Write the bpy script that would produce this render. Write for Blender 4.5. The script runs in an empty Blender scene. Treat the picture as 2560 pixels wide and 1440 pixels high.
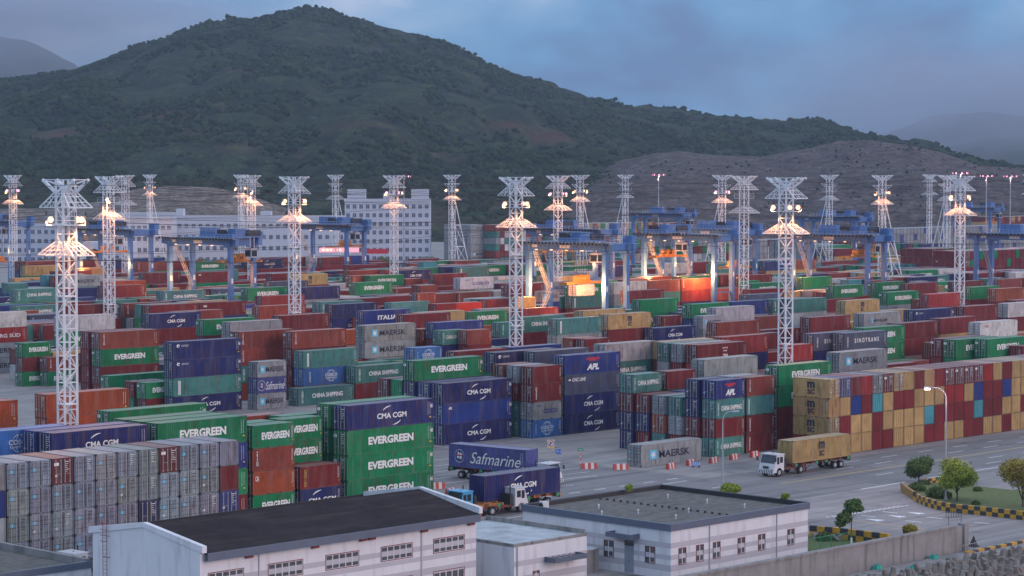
import bpy, math, random
import numpy as np
from mathutils import Vector, Matrix
random.seed(7); rng = np.random.default_rng(7)
R_ = math.radians
C = bpy.context.scene.collection
SC = bpy.context.scene
# ------------------------------------------------------------------ camera, world, sun, exposure
# world axes: X runs along the container blocks, Y across them, Z up; metres
HC, FPX, HEAD, PITCH = 38.3, 5957.0, R_(44.447), R_(2.768)
cam = bpy.data.cameras.new('camera'); cam.lens = 36*FPX/2560; cam.sensor_width = 36
cam.clip_start = 1; cam.clip_end = 30000
camo = bpy.data.objects.new('camera', cam); C.objects.link(camo)
camo.location = (0, 0, HC); camo.rotation_euler = (R_(90)-PITCH, 0, HEAD-R_(90))
SC.camera = camo
W = bpy.data.worlds.new('World'); SC.world = W; W.use_nodes = True
SC.view_settings.view_transform = 'Standard'; SC.view_settings.look = 'None'
SC.view_settings.exposure = 0.5; SC.view_settings.gamma = 1
SC.cycles.use_denoising = True
SC.cycles.max_bounces = 5; SC.cycles.diffuse_bounces = 2; SC.cycles.glossy_bounces = 2
SC.cycles.volume_bounces = 0; SC.cycles.transparent_max_bounces = 4
SC.cycles.sample_clamp_indirect = 3; SC.cycles.use_light_tree = True
SKYLOC = (.63, .2, .23)
HAZE = .00011
SUN_AZ = HEAD-R_(118); SUN_EL = R_(16)
def world():
    nt = W.node_tree; N = nt.nodes; L = nt.links; N.clear()
    out = N.new('ShaderNodeOutputWorld'); bg = N.new('ShaderNodeBackground'); bg.inputs[1].default_value = 1
    sky = N.new('ShaderNodeTexSky'); sky.sky_type = 'NISHITA'; sky.sun_disc = False
    sky.sun_elevation = SUN_EL; sky.sun_rotation = R_(90)-SUN_AZ
    sk = N.new('ShaderNodeVectorMath'); sk.operation = 'SCALE'; sk.inputs['Scale'].default_value = 0.05
    L.new(sky.outputs[0], sk.inputs[0])
    tc = N.new('ShaderNodeTexCoord')
    mp = N.new('ShaderNodeMapping'); mp.inputs['Scale'].default_value = (1, 1, 1.9); mp.inputs['Location'].default_value = SKYLOC
    L.new(tc.outputs['Generated'], mp.inputs[0])
    nz = N.new('ShaderNodeTexNoise'); nz.inputs['Scale'].default_value = 8.0; nz.inputs['Detail'].default_value = 7; nz.inputs['Roughness'].default_value = .42
    nz.inputs['Distortion'].default_value = .35
    L.new(mp.outputs[0], nz.inputs[0])
    n2 = N.new('ShaderNodeTexNoise'); n2.inputs['Scale'].default_value = 34; n2.inputs['Detail'].default_value = 6
    L.new(mp.outputs[0], n2.inputs[0])
    cr = N.new('ShaderNodeValToRGB'); e = cr.color_ramp.elements
    e[0].position = .35; e[0].color = (.10, .175, .335, 1); e[1].position = .64; e[1].color = (.33, .41, .57, 1)
    m1 = e.new(.46); m1.color = (.115, .26, .46, 1); m2 = e.new(.56); m2.color = (.185, .32, .51, 1)
    ad = N.new('ShaderNodeMath'); ad.operation = 'MULTIPLY_ADD'; ad.inputs[1].default_value = .18; 
    L.new(n2.outputs[0], ad.inputs[0]); 
    sb = N.new('ShaderNodeMath'); sb.operation = 'SUBTRACT'; sb.inputs[1].default_value = .09
    L.new(nz.outputs[0], sb.inputs[0]); L.new(sb.outputs[0], ad.inputs[2]); L.new(ad.outputs[0], cr.inputs[0])
    # brighter towards the zenith, as under a thin overcast at dusk
    sx = N.new('ShaderNodeSeparateXYZ'); L.new(tc.outputs['Generated'], sx.inputs[0])
    mr = N.new('ShaderNodeMapRange'); mr.inputs[1].default_value = .05; mr.inputs[2].default_value = .8
    mr.inputs[3].default_value = 1.0; mr.inputs[4].default_value = 2.9; L.new(sx.outputs[2], mr.inputs[0])
    sc2 = N.new('ShaderNodeVectorMath'); sc2.operation = 'SCALE'; L.new(cr.outputs[0], sc2.inputs[0]); L.new(mr.outputs[0], sc2.inputs['Scale'])
    zr_ = N.new('ShaderNodeMapRange'); zr_.inputs[1].default_value = .12; zr_.inputs[2].default_value = .5; zr_.inputs[4].default_value = .75; L.new(sx.outputs[2], zr_.inputs[0])
    zm = N.new('ShaderNodeMix'); zm.data_type = 'RGBA'; L.new(zr_.outputs[0], zm.inputs[0]); L.new(sc2.outputs[0], zm.inputs[6]); zm.inputs[7].default_value = (.52, .58, .69, 1)
    mx = N.new('ShaderNodeMix'); mx.data_type = 'RGBA'; mx.inputs[0].default_value = .92
    L.new(sk.outputs[0], mx.inputs[6]); L.new(zm.outputs[2], mx.inputs[7])
    L.new(mx.outputs[2], bg.inputs[0]); L.new(bg.outputs[0], out.inputs[0])
world()
sun = bpy.data.lights.new('sun', 'SUN'); sun.energy = 1.0; sun.angle = R_(30); sun.color = (1, .66, .54)
so = bpy.data.objects.new('sun', sun); C.objects.link(so)
sd = Vector((math.cos(SUN_AZ)*math.cos(SUN_EL), math.sin(SUN_AZ)*math.cos(SUN_EL), math.sin(SUN_EL)))
so.rotation_euler = (-sd).to_track_quat('-Z', 'Y').to_euler(); so.location = sd*200+Vector((0, 0, 50))

# ------------------------------------------------------------------ survey helpers (photo point -> place on the ground)
ch, sh = math.cos(HEAD), math.sin(HEAD); cp, sp = math.cos(PITCH), math.sin(PITCH)
FW = np.array([ch*cp, sh*cp, -sp]); RT = np.array([sh, -ch, 0.]); UPV = np.array([ch*sp, sh*sp, cp])
def at(x, y, z=0.):                 # where the sight line of a photo point meets height z
    d = FW*FPX + RT*(x-1280) - UPV*(y-720); t = (z-HC)/d[2]; return float(d[0]*t), float(d[1]*t)
def atd(x, Z):                      # a bearing and a distance ahead
    a = (x-1280)/FPX; return Z*(ch+a*sh), Z*(sh-a*ch)
def uat(x, w, z):                   # along a row at y = w, the place seen at bearing x
    lo, hi = -200., 2500.
    for _ in range(50):
        m = (lo+hi)/2
        if proj(m, w, z)[0] < x: lo = m
        else: hi = m
    return lo
def proj(u, w, z):
    d0 = u*FW[0]+w*FW[1]+(z-HC)*FW[2]
    return 1280+FPX*(u*RT[0]+w*RT[1])/d0, 720-FPX*(u*UPV[0]+w*UPV[1]+(z-HC)*UPV[2])/d0
def lat(X, Z): return Z*ch+X*sh, Z*sh-X*ch      # lateral offset and distance ahead -> world

# ------------------------------------------------------------------ object helpers
def tag(o, label=None, cat=None, group=None, kind=None):
    if label: o['label'] = label
    if cat: o['category'] = cat
    if group: o['group'] = group
    if kind: o['kind'] = kind
    return o
def empty(name, loc=(0, 0, 0), rz=0., parent=None):
    o = bpy.data.objects.new(name, None); o.empty_display_size = .3; C.objects.link(o); o.location = loc; o.rotation_euler = (0, 0, rz); o.parent = parent
    return o
def link(name, me, parent=None, loc=(0, 0, 0), rz=0., color=None):
    o = bpy.data.objects.new(name, me); C.objects.link(o); o.location = loc; o.rotation_euler = (0, 0, rz); o.parent = parent
    if color: o.color = color
    return o
def copy_tree(o, parent=None):
    c = o.copy(); C.objects.link(c); c.parent = parent
    for h in o.children: copy_tree(h, c)
    return c
class MB:
    def __init__(s): s.v = []; s.f = []; s.m = []; s.mi = 0
    def add(s, vs, fs, mi=None):
        b = len(s.v); s.v += [tuple(p) for p in vs]; s.f += [tuple(b+i for i in f) for f in fs]; s.m += [s.mi if mi is None else mi]*len(fs); return s
    def box(s, a, b, mi=None):
        x0, y0, z0 = a; x1, y1, z1 = b
        return s.add([(x0, y0, z0), (x1, y0, z0), (x1, y1, z0), (x0, y1, z0), (x0, y0, z1), (x1, y0, z1), (x1, y1, z1), (x0, y1, z1)],
                     [(0, 3, 2, 1), (4, 5, 6, 7), (0, 1, 5, 4), (1, 2, 6, 5), (2, 3, 7, 6), (3, 0, 4, 7)], mi)
    def bar(s, p, q, r=.05, r2=None, n=4, mi=None):
        p, q = Vector(p), Vector(q); d = q-p
        if d.length < 1e-6: return s
        d.normalize(); a = d.orthogonal().normalized() if abs(d.z) > .95 else d.cross(Vector((0, 0, 1))).normalized(); b = d.cross(a)
        r2 = r if r2 is None else r2; vs = []
        for c_, rr in ((p, r), (q, r2)):
            for i in range(n):
                t = 2*math.pi*(i+.5)/n; vs.append(c_+(a*math.cos(t)+b*math.sin(t))*rr)
        fs = [(i, (i+1) % n, n+(i+1) % n, n+i) for i in range(n)]+[tuple(range(n))[::-1], tuple(range(n, 2*n))]
        return s.add(vs, fs, mi)
    def path(s, pts, r=.05, n=4):
        for a, b in zip(pts, pts[1:]): s.bar(a, b, r, n=n)
        return s
    def prism(s, pts, z0, z1, mi=None):
        n = len(pts); vs = [(x, y, z0) for x, y in pts]+[(x, y, z1) for x, y in pts]
        return s.add(vs, [tuple(range(n))[::-1], tuple(range(n, 2*n))]+[(i, (i+1) % n, n+(i+1) % n, n+i) for i in range(n)], mi)
    def sheet(s, pts, z, mi=None):
        return s.add([(x, y, z) for x, y in pts], [tuple(range(len(pts)))], mi)
    def cyl(s, c, r, h, ax='z', n=14, mi=None):
        c = Vector(c); d = {'x': Vector((h, 0, 0)), 'y': Vector((0, h, 0)), 'z': Vector((0, 0, h))}[ax]; return s.bar(c, c+d, r, n=n, mi=mi)
    def tf(s, M):
        s.v = [tuple(M @ Vector(p)) for p in s.v]; return s
    def mesh(s, name, mats, smooth=False):
        me = bpy.data.meshes.new(name); me.from_pydata(s.v, [], s.f)
        if not isinstance(mats, (list, tuple)): mats = [mats]
        for m in mats: me.materials.append(m)
        if len(mats) > 1: me.polygons.foreach_set('material_index', s.m)
        if smooth: me.polygons.foreach_set('use_smooth', [True]*len(s.f))
        me.update(); return me
    def build(s, name, mats, parent=None, loc=(0, 0, 0), rz=0., smooth=False):
        return link(name, s.mesh(name, mats, smooth), parent, loc, rz)

# ------------------------------------------------------------------ materials
def mat(name, col, rough=.6, var=.12, scale=.6, metal=0., stain=None, samt=0., sscale=(1, 1, 1), bump=0., emit=None, estr=0., src=None, spec=.5):
    m = bpy.data.materials.new(name); m.use_nodes = True; nt = m.node_tree; N = nt.nodes; L = nt.links
    b = N['Principled BSDF']; b.inputs['Roughness'].default_value = rough; b.inputs['Metallic'].default_value = metal
    b.inputs['Specular IOR Level'].default_value = spec
    if emit:
        b.inputs['Emission Color'].default_value = (*emit, 1); b.inputs['Emission Strength'].default_value = estr
    tc = N.new('ShaderNodeTexCoord'); geo = N.new('ShaderNodeNewGeometry')
    if src == 'obj':
        oi = N.new('ShaderNodeObjectInfo'); base = oi.outputs['Color']
        rnd = N.new('ShaderNodeVectorMath'); rnd.operation = 'MULTIPLY_ADD'
        cmb = N.new('ShaderNodeCombineXYZ'); 
        for i in range(3): L.new(oi.outputs['Random'], cmb.inputs[i])
        L.new(cmb.outputs[0], rnd.inputs[0]); rnd.inputs[1].default_value = (97, 61, 43); L.new(tc.outputs['Object'], rnd.inputs[2]); co = rnd.outputs[0]
    elif src == 'attr':
        at_ = N.new('ShaderNodeAttribute'); at_.attribute_name = 'col'; base = at_.outputs['Color']; co = geo.outputs['Position']
    else:
        rg = N.new('ShaderNodeRGB'); rg.outputs[0].default_value = (*col, 1); base = rg.outputs[0]; co = geo.outputs['Position'] if src == 'world' else tc.outputs['Object']
    nz = N.new('ShaderNodeTexNoise'); nz.inputs['Scale'].default_value = scale; nz.inputs['Detail'].default_value = 6; nz.inputs['Roughness'].default_value = .65
    L.new(co, nz.inputs['Vector'])
    mr = N.new('ShaderNodeMapRange'); mr.inputs[1].default_value = .3; mr.inputs[2].default_value = .7; mr.inputs[3].default_value = 1-var; mr.inputs[4].default_value = 1+var
    L.new(nz.outputs[0], mr.inputs[0])
    sc = N.new('ShaderNodeVectorMath'); sc.operation = 'SCALE'; L.new(base, sc.inputs[0]); L.new(mr.outputs[0], sc.inputs['Scale']); cur = sc.outputs[0]
    if stain:
        mp = N.new('ShaderNodeMapping'); mp.inputs['Scale'].default_value = sscale; L.new(co, mp.inputs[0])
        n2 = N.new('ShaderNodeTexNoise'); n2.inputs['Scale'].default_value = 1; n2.inputs['Detail'].default_value = 5; L.new(mp.outputs[0], n2.inputs['Vector'])
        r2 = N.new('ShaderNodeMapRange'); r2.inputs[1].default_value = .52; r2.inputs[2].default_value = .75; r2.inputs[4].default_value = samt; L.new(n2.outputs[0], r2.inputs[0])
        mx = N.new('ShaderNodeMix'); mx.data_type = 'RGBA'; L.new(r2.outputs[0], mx.inputs[0]); L.new(cur, mx.inputs[6]); mx.inputs[7].default_value = (*stain, 1); cur = mx.outputs[2]
    if src == 'obj':
        mp = N.new('ShaderNodeMapping'); mp.inputs['Scale'].default_value = (1.1, 1.1, .16); L.new(co, mp.inputs[0]); n4 = N.new('ShaderNodeTexNoise'); n4.inputs['Scale'].default_value = 1; n4.inputs['Detail'].default_value = 3; L.new(mp.outputs[0], n4.inputs['Vector'])
        r4 = N.new('ShaderNodeMapRange'); r4.inputs[1].default_value = .48; r4.inputs[2].default_value = .72; r4.inputs[4].default_value = .15; L.new(n4.outputs[0], r4.inputs[0])
        mx = N.new('ShaderNodeMix'); mx.data_type = 'RGBA'; L.new(r4.outputs[0], mx.inputs[0]); L.new(cur, mx.inputs[6]); mx.inputs[7].default_value = (.34, .32, .31, 1); cur = mx.outputs[2]
    if src in ('obj', 'attr'):      # roofs mixed paler by upward normal: sky sheen put into the colour, plus dust
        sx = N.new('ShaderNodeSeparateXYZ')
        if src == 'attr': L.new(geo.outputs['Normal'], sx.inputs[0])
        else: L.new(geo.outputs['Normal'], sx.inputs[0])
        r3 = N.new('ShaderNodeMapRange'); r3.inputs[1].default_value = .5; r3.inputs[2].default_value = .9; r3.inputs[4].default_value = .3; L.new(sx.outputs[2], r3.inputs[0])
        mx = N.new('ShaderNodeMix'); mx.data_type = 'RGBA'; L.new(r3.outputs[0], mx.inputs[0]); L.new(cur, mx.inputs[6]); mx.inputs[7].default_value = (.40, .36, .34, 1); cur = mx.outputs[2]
    L.new(cur, b.inputs['Base Color'])
    if bump:
        bp = N.new('ShaderNodeBump'); bp.inputs['Strength'].default_value = bump; bp.inputs['Distance'].default_value = .05; L.new(nz.outputs[0], bp.inputs['Height']); L.new(bp.outputs[0], b.inputs['Normal'])
    return m
RUST = (.10, .035, .015)
M_CONT = mat('container_paint', None, .42, .24, .5, stain=RUST, samt=.75, sscale=(2.2, 2.2, .45), src='obj', bump=.15, spec=.3)
M_FRAME = mat('container_frame', None, .55, .3, 1.2, stain=RUST, samt=.85, sscale=(2.5, 2.5, 2.5), src='obj')
M_STUFF = mat('container_paint_far', None, .42, .18, .4, stain=RUST, samt=.4, sscale=(.8, .8, .4), src='attr', spec=.3)
M_ROD = mat('lock_rod_steel', (.36, .35, .36), .5, .2, 3)
M_DARK = mat('dark_steel', (.03, .028, .03), .6, .2)
M_WHITE = mat('white_lettering', (.78, .78, .76), .5, .06, 3)
M_BLACK = mat('dark_lettering', (.025, .025, .05), .5, .05)
M_NAVYL = mat('navy_lettering', (.03, .04, .2), .5, .05)
M_RED = mat('red_lettering', (.55, .03, .04), .5, .05)
M_SKY = mat('light_blue_lettering', (.12, .5, .72), .5, .05)
M_YEL = mat('yellow_lettering', (.75, .5, .08), .5, .05)
M_TOWER = mat('tower_white_paint', (.80, .80, .83), .5, .06, 2)
M_CRANE = mat('crane_blue_paint', (.075, .18, .42), .45, .12, .5, stain=(.05, .07, .12), samt=.5, sscale=(1, 1, .4))
M_CRANE2 = mat('crane_pale_steel', (.36, .38, .45), .5, .1, 1)
M_GLASS = mat('dark_glass', (.02, .025, .035), .12, .1, 1, spec=.8)
M_ORANGE = mat('spreader_orange', (.62, .22, .02), .5, .2, 1)
M_RAIL = mat('crane_handrail', (.45, .47, .55), .5, .1)
M_CONC = mat('yard_concrete', (.31, .28, .27), .75, .16, .05, stain=(.13, .12, .14), samt=.7, sscale=(.06, .2, .1), src='world')
M_ROAD = mat('road_asphalt', (.22, .205, .205), .7, .1, .08, stain=(.09, .09, .11), samt=.6, sscale=(.03, .5, .1), src='world')
def dirty(m, sx_, sy_, amt=.30):
    nt = m.node_tree; N = nt.nodes; L = nt.links; b = N['Principled BSDF']; src = b.inputs['Base Color'].links[0].from_socket; geo = N.new('ShaderNodeNewGeometry')
    br = N.new('ShaderNodeTexBrick'); br.inputs['Scale'].default_value = 1; br.inputs['Brick Width'].default_value = sx_; br.inputs['Row Height'].default_value = sy_; br.inputs['Mortar Size'].default_value = .05; br.offset = 0
    br.inputs['Color1'].default_value = (1, 1, 1, 1); br.inputs['Color2'].default_value = (.86, .86, .86, 1); br.inputs['Mortar'].default_value = (.55, .55, .55, 1); L.new(geo.outputs['Position'], br.inputs['Vector'])
    mp = N.new('ShaderNodeMapping'); mp.inputs['Scale'].default_value = (.02, .9, 1); L.new(geo.outputs['Position'], mp.inputs[0]); nz = N.new('ShaderNodeTexNoise'); nz.inputs['Scale'].default_value = 1; nz.inputs['Detail'].default_value = 4; L.new(mp.outputs[0], nz.inputs['Vector'])
    mr = N.new('ShaderNodeMapRange'); mr.inputs[1].default_value = .5; mr.inputs[2].default_value = .72; mr.inputs[3].default_value = 1; mr.inputs[4].default_value = 1-amt; L.new(nz.outputs[0], mr.inputs[0])
    n3 = N.new('ShaderNodeTexNoise'); n3.inputs['Scale'].default_value = .35; n3.inputs['Detail'].default_value = 6; L.new(geo.outputs['Position'], n3.inputs['Vector']); m3 = N.new('ShaderNodeMapRange'); m3.inputs[1].default_value = .56; m3.inputs[2].default_value = .7; m3.inputs[3].default_value = 1; m3.inputs[4].default_value = .72; L.new(n3.outputs[0], m3.inputs[0])
    a = N.new('ShaderNodeVectorMath'); a.operation = 'MULTIPLY'; L.new(src, a.inputs[0]); L.new(br.outputs[0], a.inputs[1]); c = N.new('ShaderNodeVectorMath'); c.operation = 'SCALE'; L.new(a.outputs[0], c.inputs[0]); L.new(mr.outputs[0], c.inputs['Scale'])
    d = N.new('ShaderNodeVectorMath'); d.operation = 'SCALE'; L.new(c.outputs[0], d.inputs[0]); L.new(m3.outputs[0], d.inputs['Scale']); L.new(d.outputs[0], b.inputs['Base Color'])
dirty(M_CONC, 5, 5, .38); dirty(M_ROAD, 12, 3.6, .42)
M_LINE = mat('road_paint_white', (.74, .74, .75), .6, .15, 3)
M_YLINE = mat('road_paint_yellow', (.55, .36, .14), .6, .15, 3)
M_WALL = mat('white_render', (.70, .69, .72), .8, .05, .3, stain=(.36, .33, .37), samt=.5, sscale=(1.2, 1.2, .18))
M_BAND = mat('pink_grey_render', (.48, .46, .50), .8, .05, .3)
M_FASCIA = mat('slate_blue_fascia', (.11, .13, .18), .5, .1, .5)
M_ROOFD = mat('dark_bitumen_roof', (.032, .026, .028), .95, .35, .35, stain=(.065, .052, .052), samt=.8, sscale=(.15, 1.1, 1), bump=.2, spec=.1)
M_ROOFG = mat('grey_gravel_roof', (.13, .12, .11), .95, .4, 1.2, stain=(.05, .045, .045), samt=.8, sscale=(.35, 1.6, 1), bump=.3)
M_ROOFP = mat('pale_roof', (.42, .45, .48), .8, .2, .8, stain=(.2, .2, .2), samt=.8, sscale=(.4, .4, 1))
M_RUSTRED = mat('dark_red_frame', (.20, .03, .03), .5, .1)
M_WFRAME = mat('window_white_frame', (.6, .62, .66), .5, .05)
M_CWALL = mat('weathered_concrete', (.27, .255, .25), .85, .2, .5, stain=(.10, .095, .095), samt=.9, sscale=(1.4, 1.4, .12), bump=.2)
M_GRASS = mat('grass', (.10, .13, .035), .9, .3, 1.5, stain=(.10, .085, .04), samt=.7, sscale=(.8, .8, .8))
M_FOL = mat('foliage_dark', (.08, .14, .03), .7, .4, 1.3)
M_FOLY = mat('foliage_yellow', (.26, .32, .03), .7, .4, 1.3, stain=(.05, .09, .015), samt=.7, sscale=(.7, .7, .7))
M_FOLB = mat('foliage_olive', (.30, .24, .03), .7, .4, 1.3, stain=(.14, .07, .02), samt=.8, sscale=(.7, .7, .7))
M_BARK = mat('bark', (.08, .06, .045), .8, .3, 4)
M_YB = mat('yellow_paint', (.58, .30, .02), .6, .15, 1.5, stain=(.2, .13, .05), samt=.5, sscale=(2, 2, 1))
M_BB = mat('black_paint', (.045, .04, .045), .6, .15, 1.5)
M_RB = mat('red_barrier_paint', (.5, .07, .05), .6, .15)
M_WB = mat('white_barrier_paint', (.62, .62, .62), .6, .15)
M_TYRE = mat('tyre_rubber', (.02, .02, .02), .8, .2)
M_CABW = mat('cab_white', (.62, .62, .65), .35, .06)
M_CABB = mat('cab_blue', (.07, .36, .62), .35, .06)
M_CHAS = mat('chassis_rust', (.16, .045, .03), .6, .3, 2)
M_CHASO = mat('chassis_orange', (.42, .16, .05), .6, .3, 2)
M_GREEN = mat('green_paint', (.03, .26, .13), .5, .1)
M_LAMPP = mat('galvanised_pole', (.42, .43, .47), .4, .1, metal=.3)
M_EMW = mat('lamp_glow_warm', (1, .8, .6), emit=(1.0, .45, .22), estr=1.9)
M_EMP = mat('lamp_glow_pink', (1, .7, .8), emit=(1.0, .30, .42), estr=1.7)
M_EMS = mat('lamp_glow_small', (1, .8, .6), emit=(1.0, .50, .20), estr=1.8)
M_OFF = mat('office_white', (.50, .54, .62), .8, .04, .2)
M_OFFT = mat('office_trim', (.5, .53, .6), .8, .04, .2)
M_PEACH = mat('peach_render', (.55, .38, .26), .8, .05)
M_ROOFB = mat('blue_roof', (.05, .12, .3), .5, .1)
M_PANE = mat('window_pane', (.10, .095, .10), .25, .3, 1.5)
M_CABLE = mat('cable_black', (.015, .015, .02), .6, .05)
M_NET = mat('green_net', (.03, .32, .25), .8, .3, 4)
M_TETRA = mat('cast_concrete', (.21, .185, .165), .85, .2, 1.5, stain=(.12, .1, .09), samt=.7, sscale=(1, 1, 1))

# ------------------------------------------------------------------ ground, roads, sky-line
g = MB()
P = [lat(-3500, -200), lat(3500, -200), lat(6000, 8000), lat(-6000, 8000)]
g.sheet(P, 0); tag(g.build('ground', M_CONC), kind='structure')
g = MB().box((60, 171, -.02), (460, 191, .004)); r_ = g.build('road', M_ROAD); tag(r_, kind='structure')
g = MB().sheet([(197.5, 191), (229.5, 191), (229.5, 300), (197.5, 300)], .004); tag(g.build('cross_road', M_ROAD), kind='structure')
# painted markings
mw = MB(); my = MB(); Z1 = .010
def dash(mb, a, b, w=.16):
    (x0, y0), (x1, y1) = a, b; d = Vector((x1-x0, y1-y0)); n = Vector((-d.y, d.x)).normalized()*w/2
    mb.sheet([(x0-n.x, y0-n.y), (x1-n.x, y1-n.y), (x1+n.x, y1+n.y), (x0+n.x, y0+n.y)], Z1)
for yy, ph in ((188.2, 0), (184.7, 2.2), (177.6, 1), (174.3, 4)):
    for i in range(22): 
        x = 246+ph+i*8.5; dash(mw, (x, yy), (x+3.6, yy), .2)
for i in range(9): dash(mw, (226+i*-9, 184.5), (222.8+i*-9, 184.5), .2)
dash(my, (232, 181.2), (460, 181.2), .3)
dash(mw, at(2153, 1223), at(2262, 1205), .28); dash(mw, (249, 171.2), (460, 171.2), .28)
for a, b in (((2066, 1293), (2256, 1264)),):
    for k in (0, 1):
        (x0, y0), (x1, y1) = at(*a), at(*b)
        for i in range(16):
            t0, t1 = (i+.5*k)/16, (i+.5+.5*k)/16; off = .45*k
            dash(mw, (x0+(x1-x0)*t0+off, y0+(y1-y0)*t0-off), (x0+(x1-x0)*t1+off, y0+(y1-y0)*t1-off), .4)
for a, b in (((2206, 1279), (2243, 1283)), ((2154, 1289), (2188, 1292)), ((2318, 1293), (2357, 1297)), ((2264, 1302), (2304, 1306)), ((2436, 1306), (2472, 1309)), ((2148, 1294), (2150, 1294.3))):
    dash(mw, at(*a), at(*b), .28)
for ax, ay in ((2160, 1297), (2215, 1288), (2262, 1280)):      # lane arrows
    p0 = Vector(at(ax+3, ay)); p1 = Vector(at(ax+52, ay+5.5)); d = (p1-p0).normalized(); n = Vector((-d.y, d.x))
    mw.sheet([tuple(p0), tuple(p0+d*2.2-n*.75), tuple(p0+d*2.0-n*.2), tuple(p1), tuple(p0+d*2.0+n*.2), tuple(p0+d*2.2+n*.75)], Z1)
dash(my, at(2120, 1300), at(2330, 1326), .3)
for x0, x1, w_ in ((205, 213, 199), (203, 222, 203.2), (204, 224, 206.4), (202, 226, 210), (204, 226, 214), (207, 228, 219), (204, 229, 224), (206, 229, 229)):
    dash(mw, (x0, w_+1), (x1, w_-.6), .16)
for i in range(7): dash(mw, (198+i*4.5, 193.5), (200+i*4.5, 193.5), .22)
dash(mw, (212, 190.6), (226, 191.2), .2)
tag(mw.build('road_marking', M_LINE), kind='structure'); tag(my.build('yellow_road_marking', M_YLINE), kind='structure')

# ---- hills: real terrain, bumpy with tree canopy
def vnoise(x, y, s, seed):
    r = np.random.default_rng(seed).random((512, 512)); gx, gy = x/s+200, y/s+200
    ix, iy = np.floor(gx).astype(int), np.floor(gy).astype(int); fx, fy = gx-ix, gy-iy; fx = fx*fx*(3-2*fx); fy = fy*fy*(3-2*fy)
    g_ = lambda a, b: r[a % 512, b % 512]
    return (g_(ix, iy)*(1-fx)+g_(ix+1, iy)*fx)*(1-fy)+(g_(ix, iy+1)*(1-fx)+g_(ix+1, iy+1)*fx)*fy
def ridge(pts, Zr, X, D=HC): 
    xs = [(p[0]-1280)*Zr/FPX for p in pts]; zs = [D+(432-p[1])*Zr/FPX for p in pts]
    return np.interp(X, xs, zs)
def terrain(name, pts, Zr, Zf, Zb, X0, X1, step, m, gull=18, can=4.5, cscale=7, power=.85, seed=1):
    xs = np.arange(X0, X1, step); zs = np.arange(Zf, Zb, step*1.15); X, Z = np.meshgrid(xs, zs, indexing='ij')
    Xw = X+ (vnoise(X, Z, 160, seed)-.5)*60*np.clip((Zr-Z)/(Zr-Zf), 0, 1)
    rr = ridge(pts, Zr, Xw); t = np.clip((Z-Zf)/(Zr-Zf), 0, 1); s = t**power
    back = np.clip((Z-Zr)/(Zb-Zr), 0, 1); s = s*(1-.5*back**1.5)
    h = rr*s
    gn = np.abs(vnoise(X*1.0, Z*.45, 90, seed+1)-.5)*2; gn2 = np.abs(vnoise(X, Z*.6, 37, seed+2)-.5)*2
    h += (gn-.45)*gull*np.sin(np.pi*np.clip(t, 0, 1)**1.1) + (gn2-.5)*gull*.35*np.sin(np.pi*t)
    cn = vnoise(X, Z, cscale, seed+3)*.65+vnoise(X, Z, cscale*.5, seed+4)*.35
    dens = np.clip(vnoise(X, Z, 45, seed+5)*1.7-.3, .15, 1)
    h += cn*can*dens*np.clip(t*6, 0, 1)
    h = np.maximum(h, -1)
    wx, wy = Z*ch+X*sh, Z*sh-X*ch; n0, n1 = X.shape
    co = np.stack([wx, wy, h-can*.75*(t > .05)], -1).reshape(-1, 3).astype(np.float32)
    i = np.arange(n0*n1).reshape(n0, n1); q = np.stack([i[:-1, :-1], i[1:, :-1], i[1:, 1:], i[:-1, 1:]], -1).reshape(-1)
    me = bpy.data.meshes.new(name); me.vertices.add(len(co)); me.vertices.foreach_set('co', co.ravel())
    me.loops.add(len(q)); me.loops.foreach_set('vertex_index', q.astype(np.int32)); nf = len(q)//4
    me.polygons.add(nf); me.polygons.foreach_set('loop_start', np.arange(0, nf*4, 4, dtype=np.int32)); me.polygons.foreach_set('loop_total', np.full(nf, 4, np.int32))
    me.materials.append(m); me.update(calc_edges=True); me.validate()
    global TCO; TCO = (co, X.reshape(-1), Z.reshape(-1), h.reshape(-1)-rr.reshape(-1)*0)
    return tag(link(name, me), kind='structure')
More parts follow.
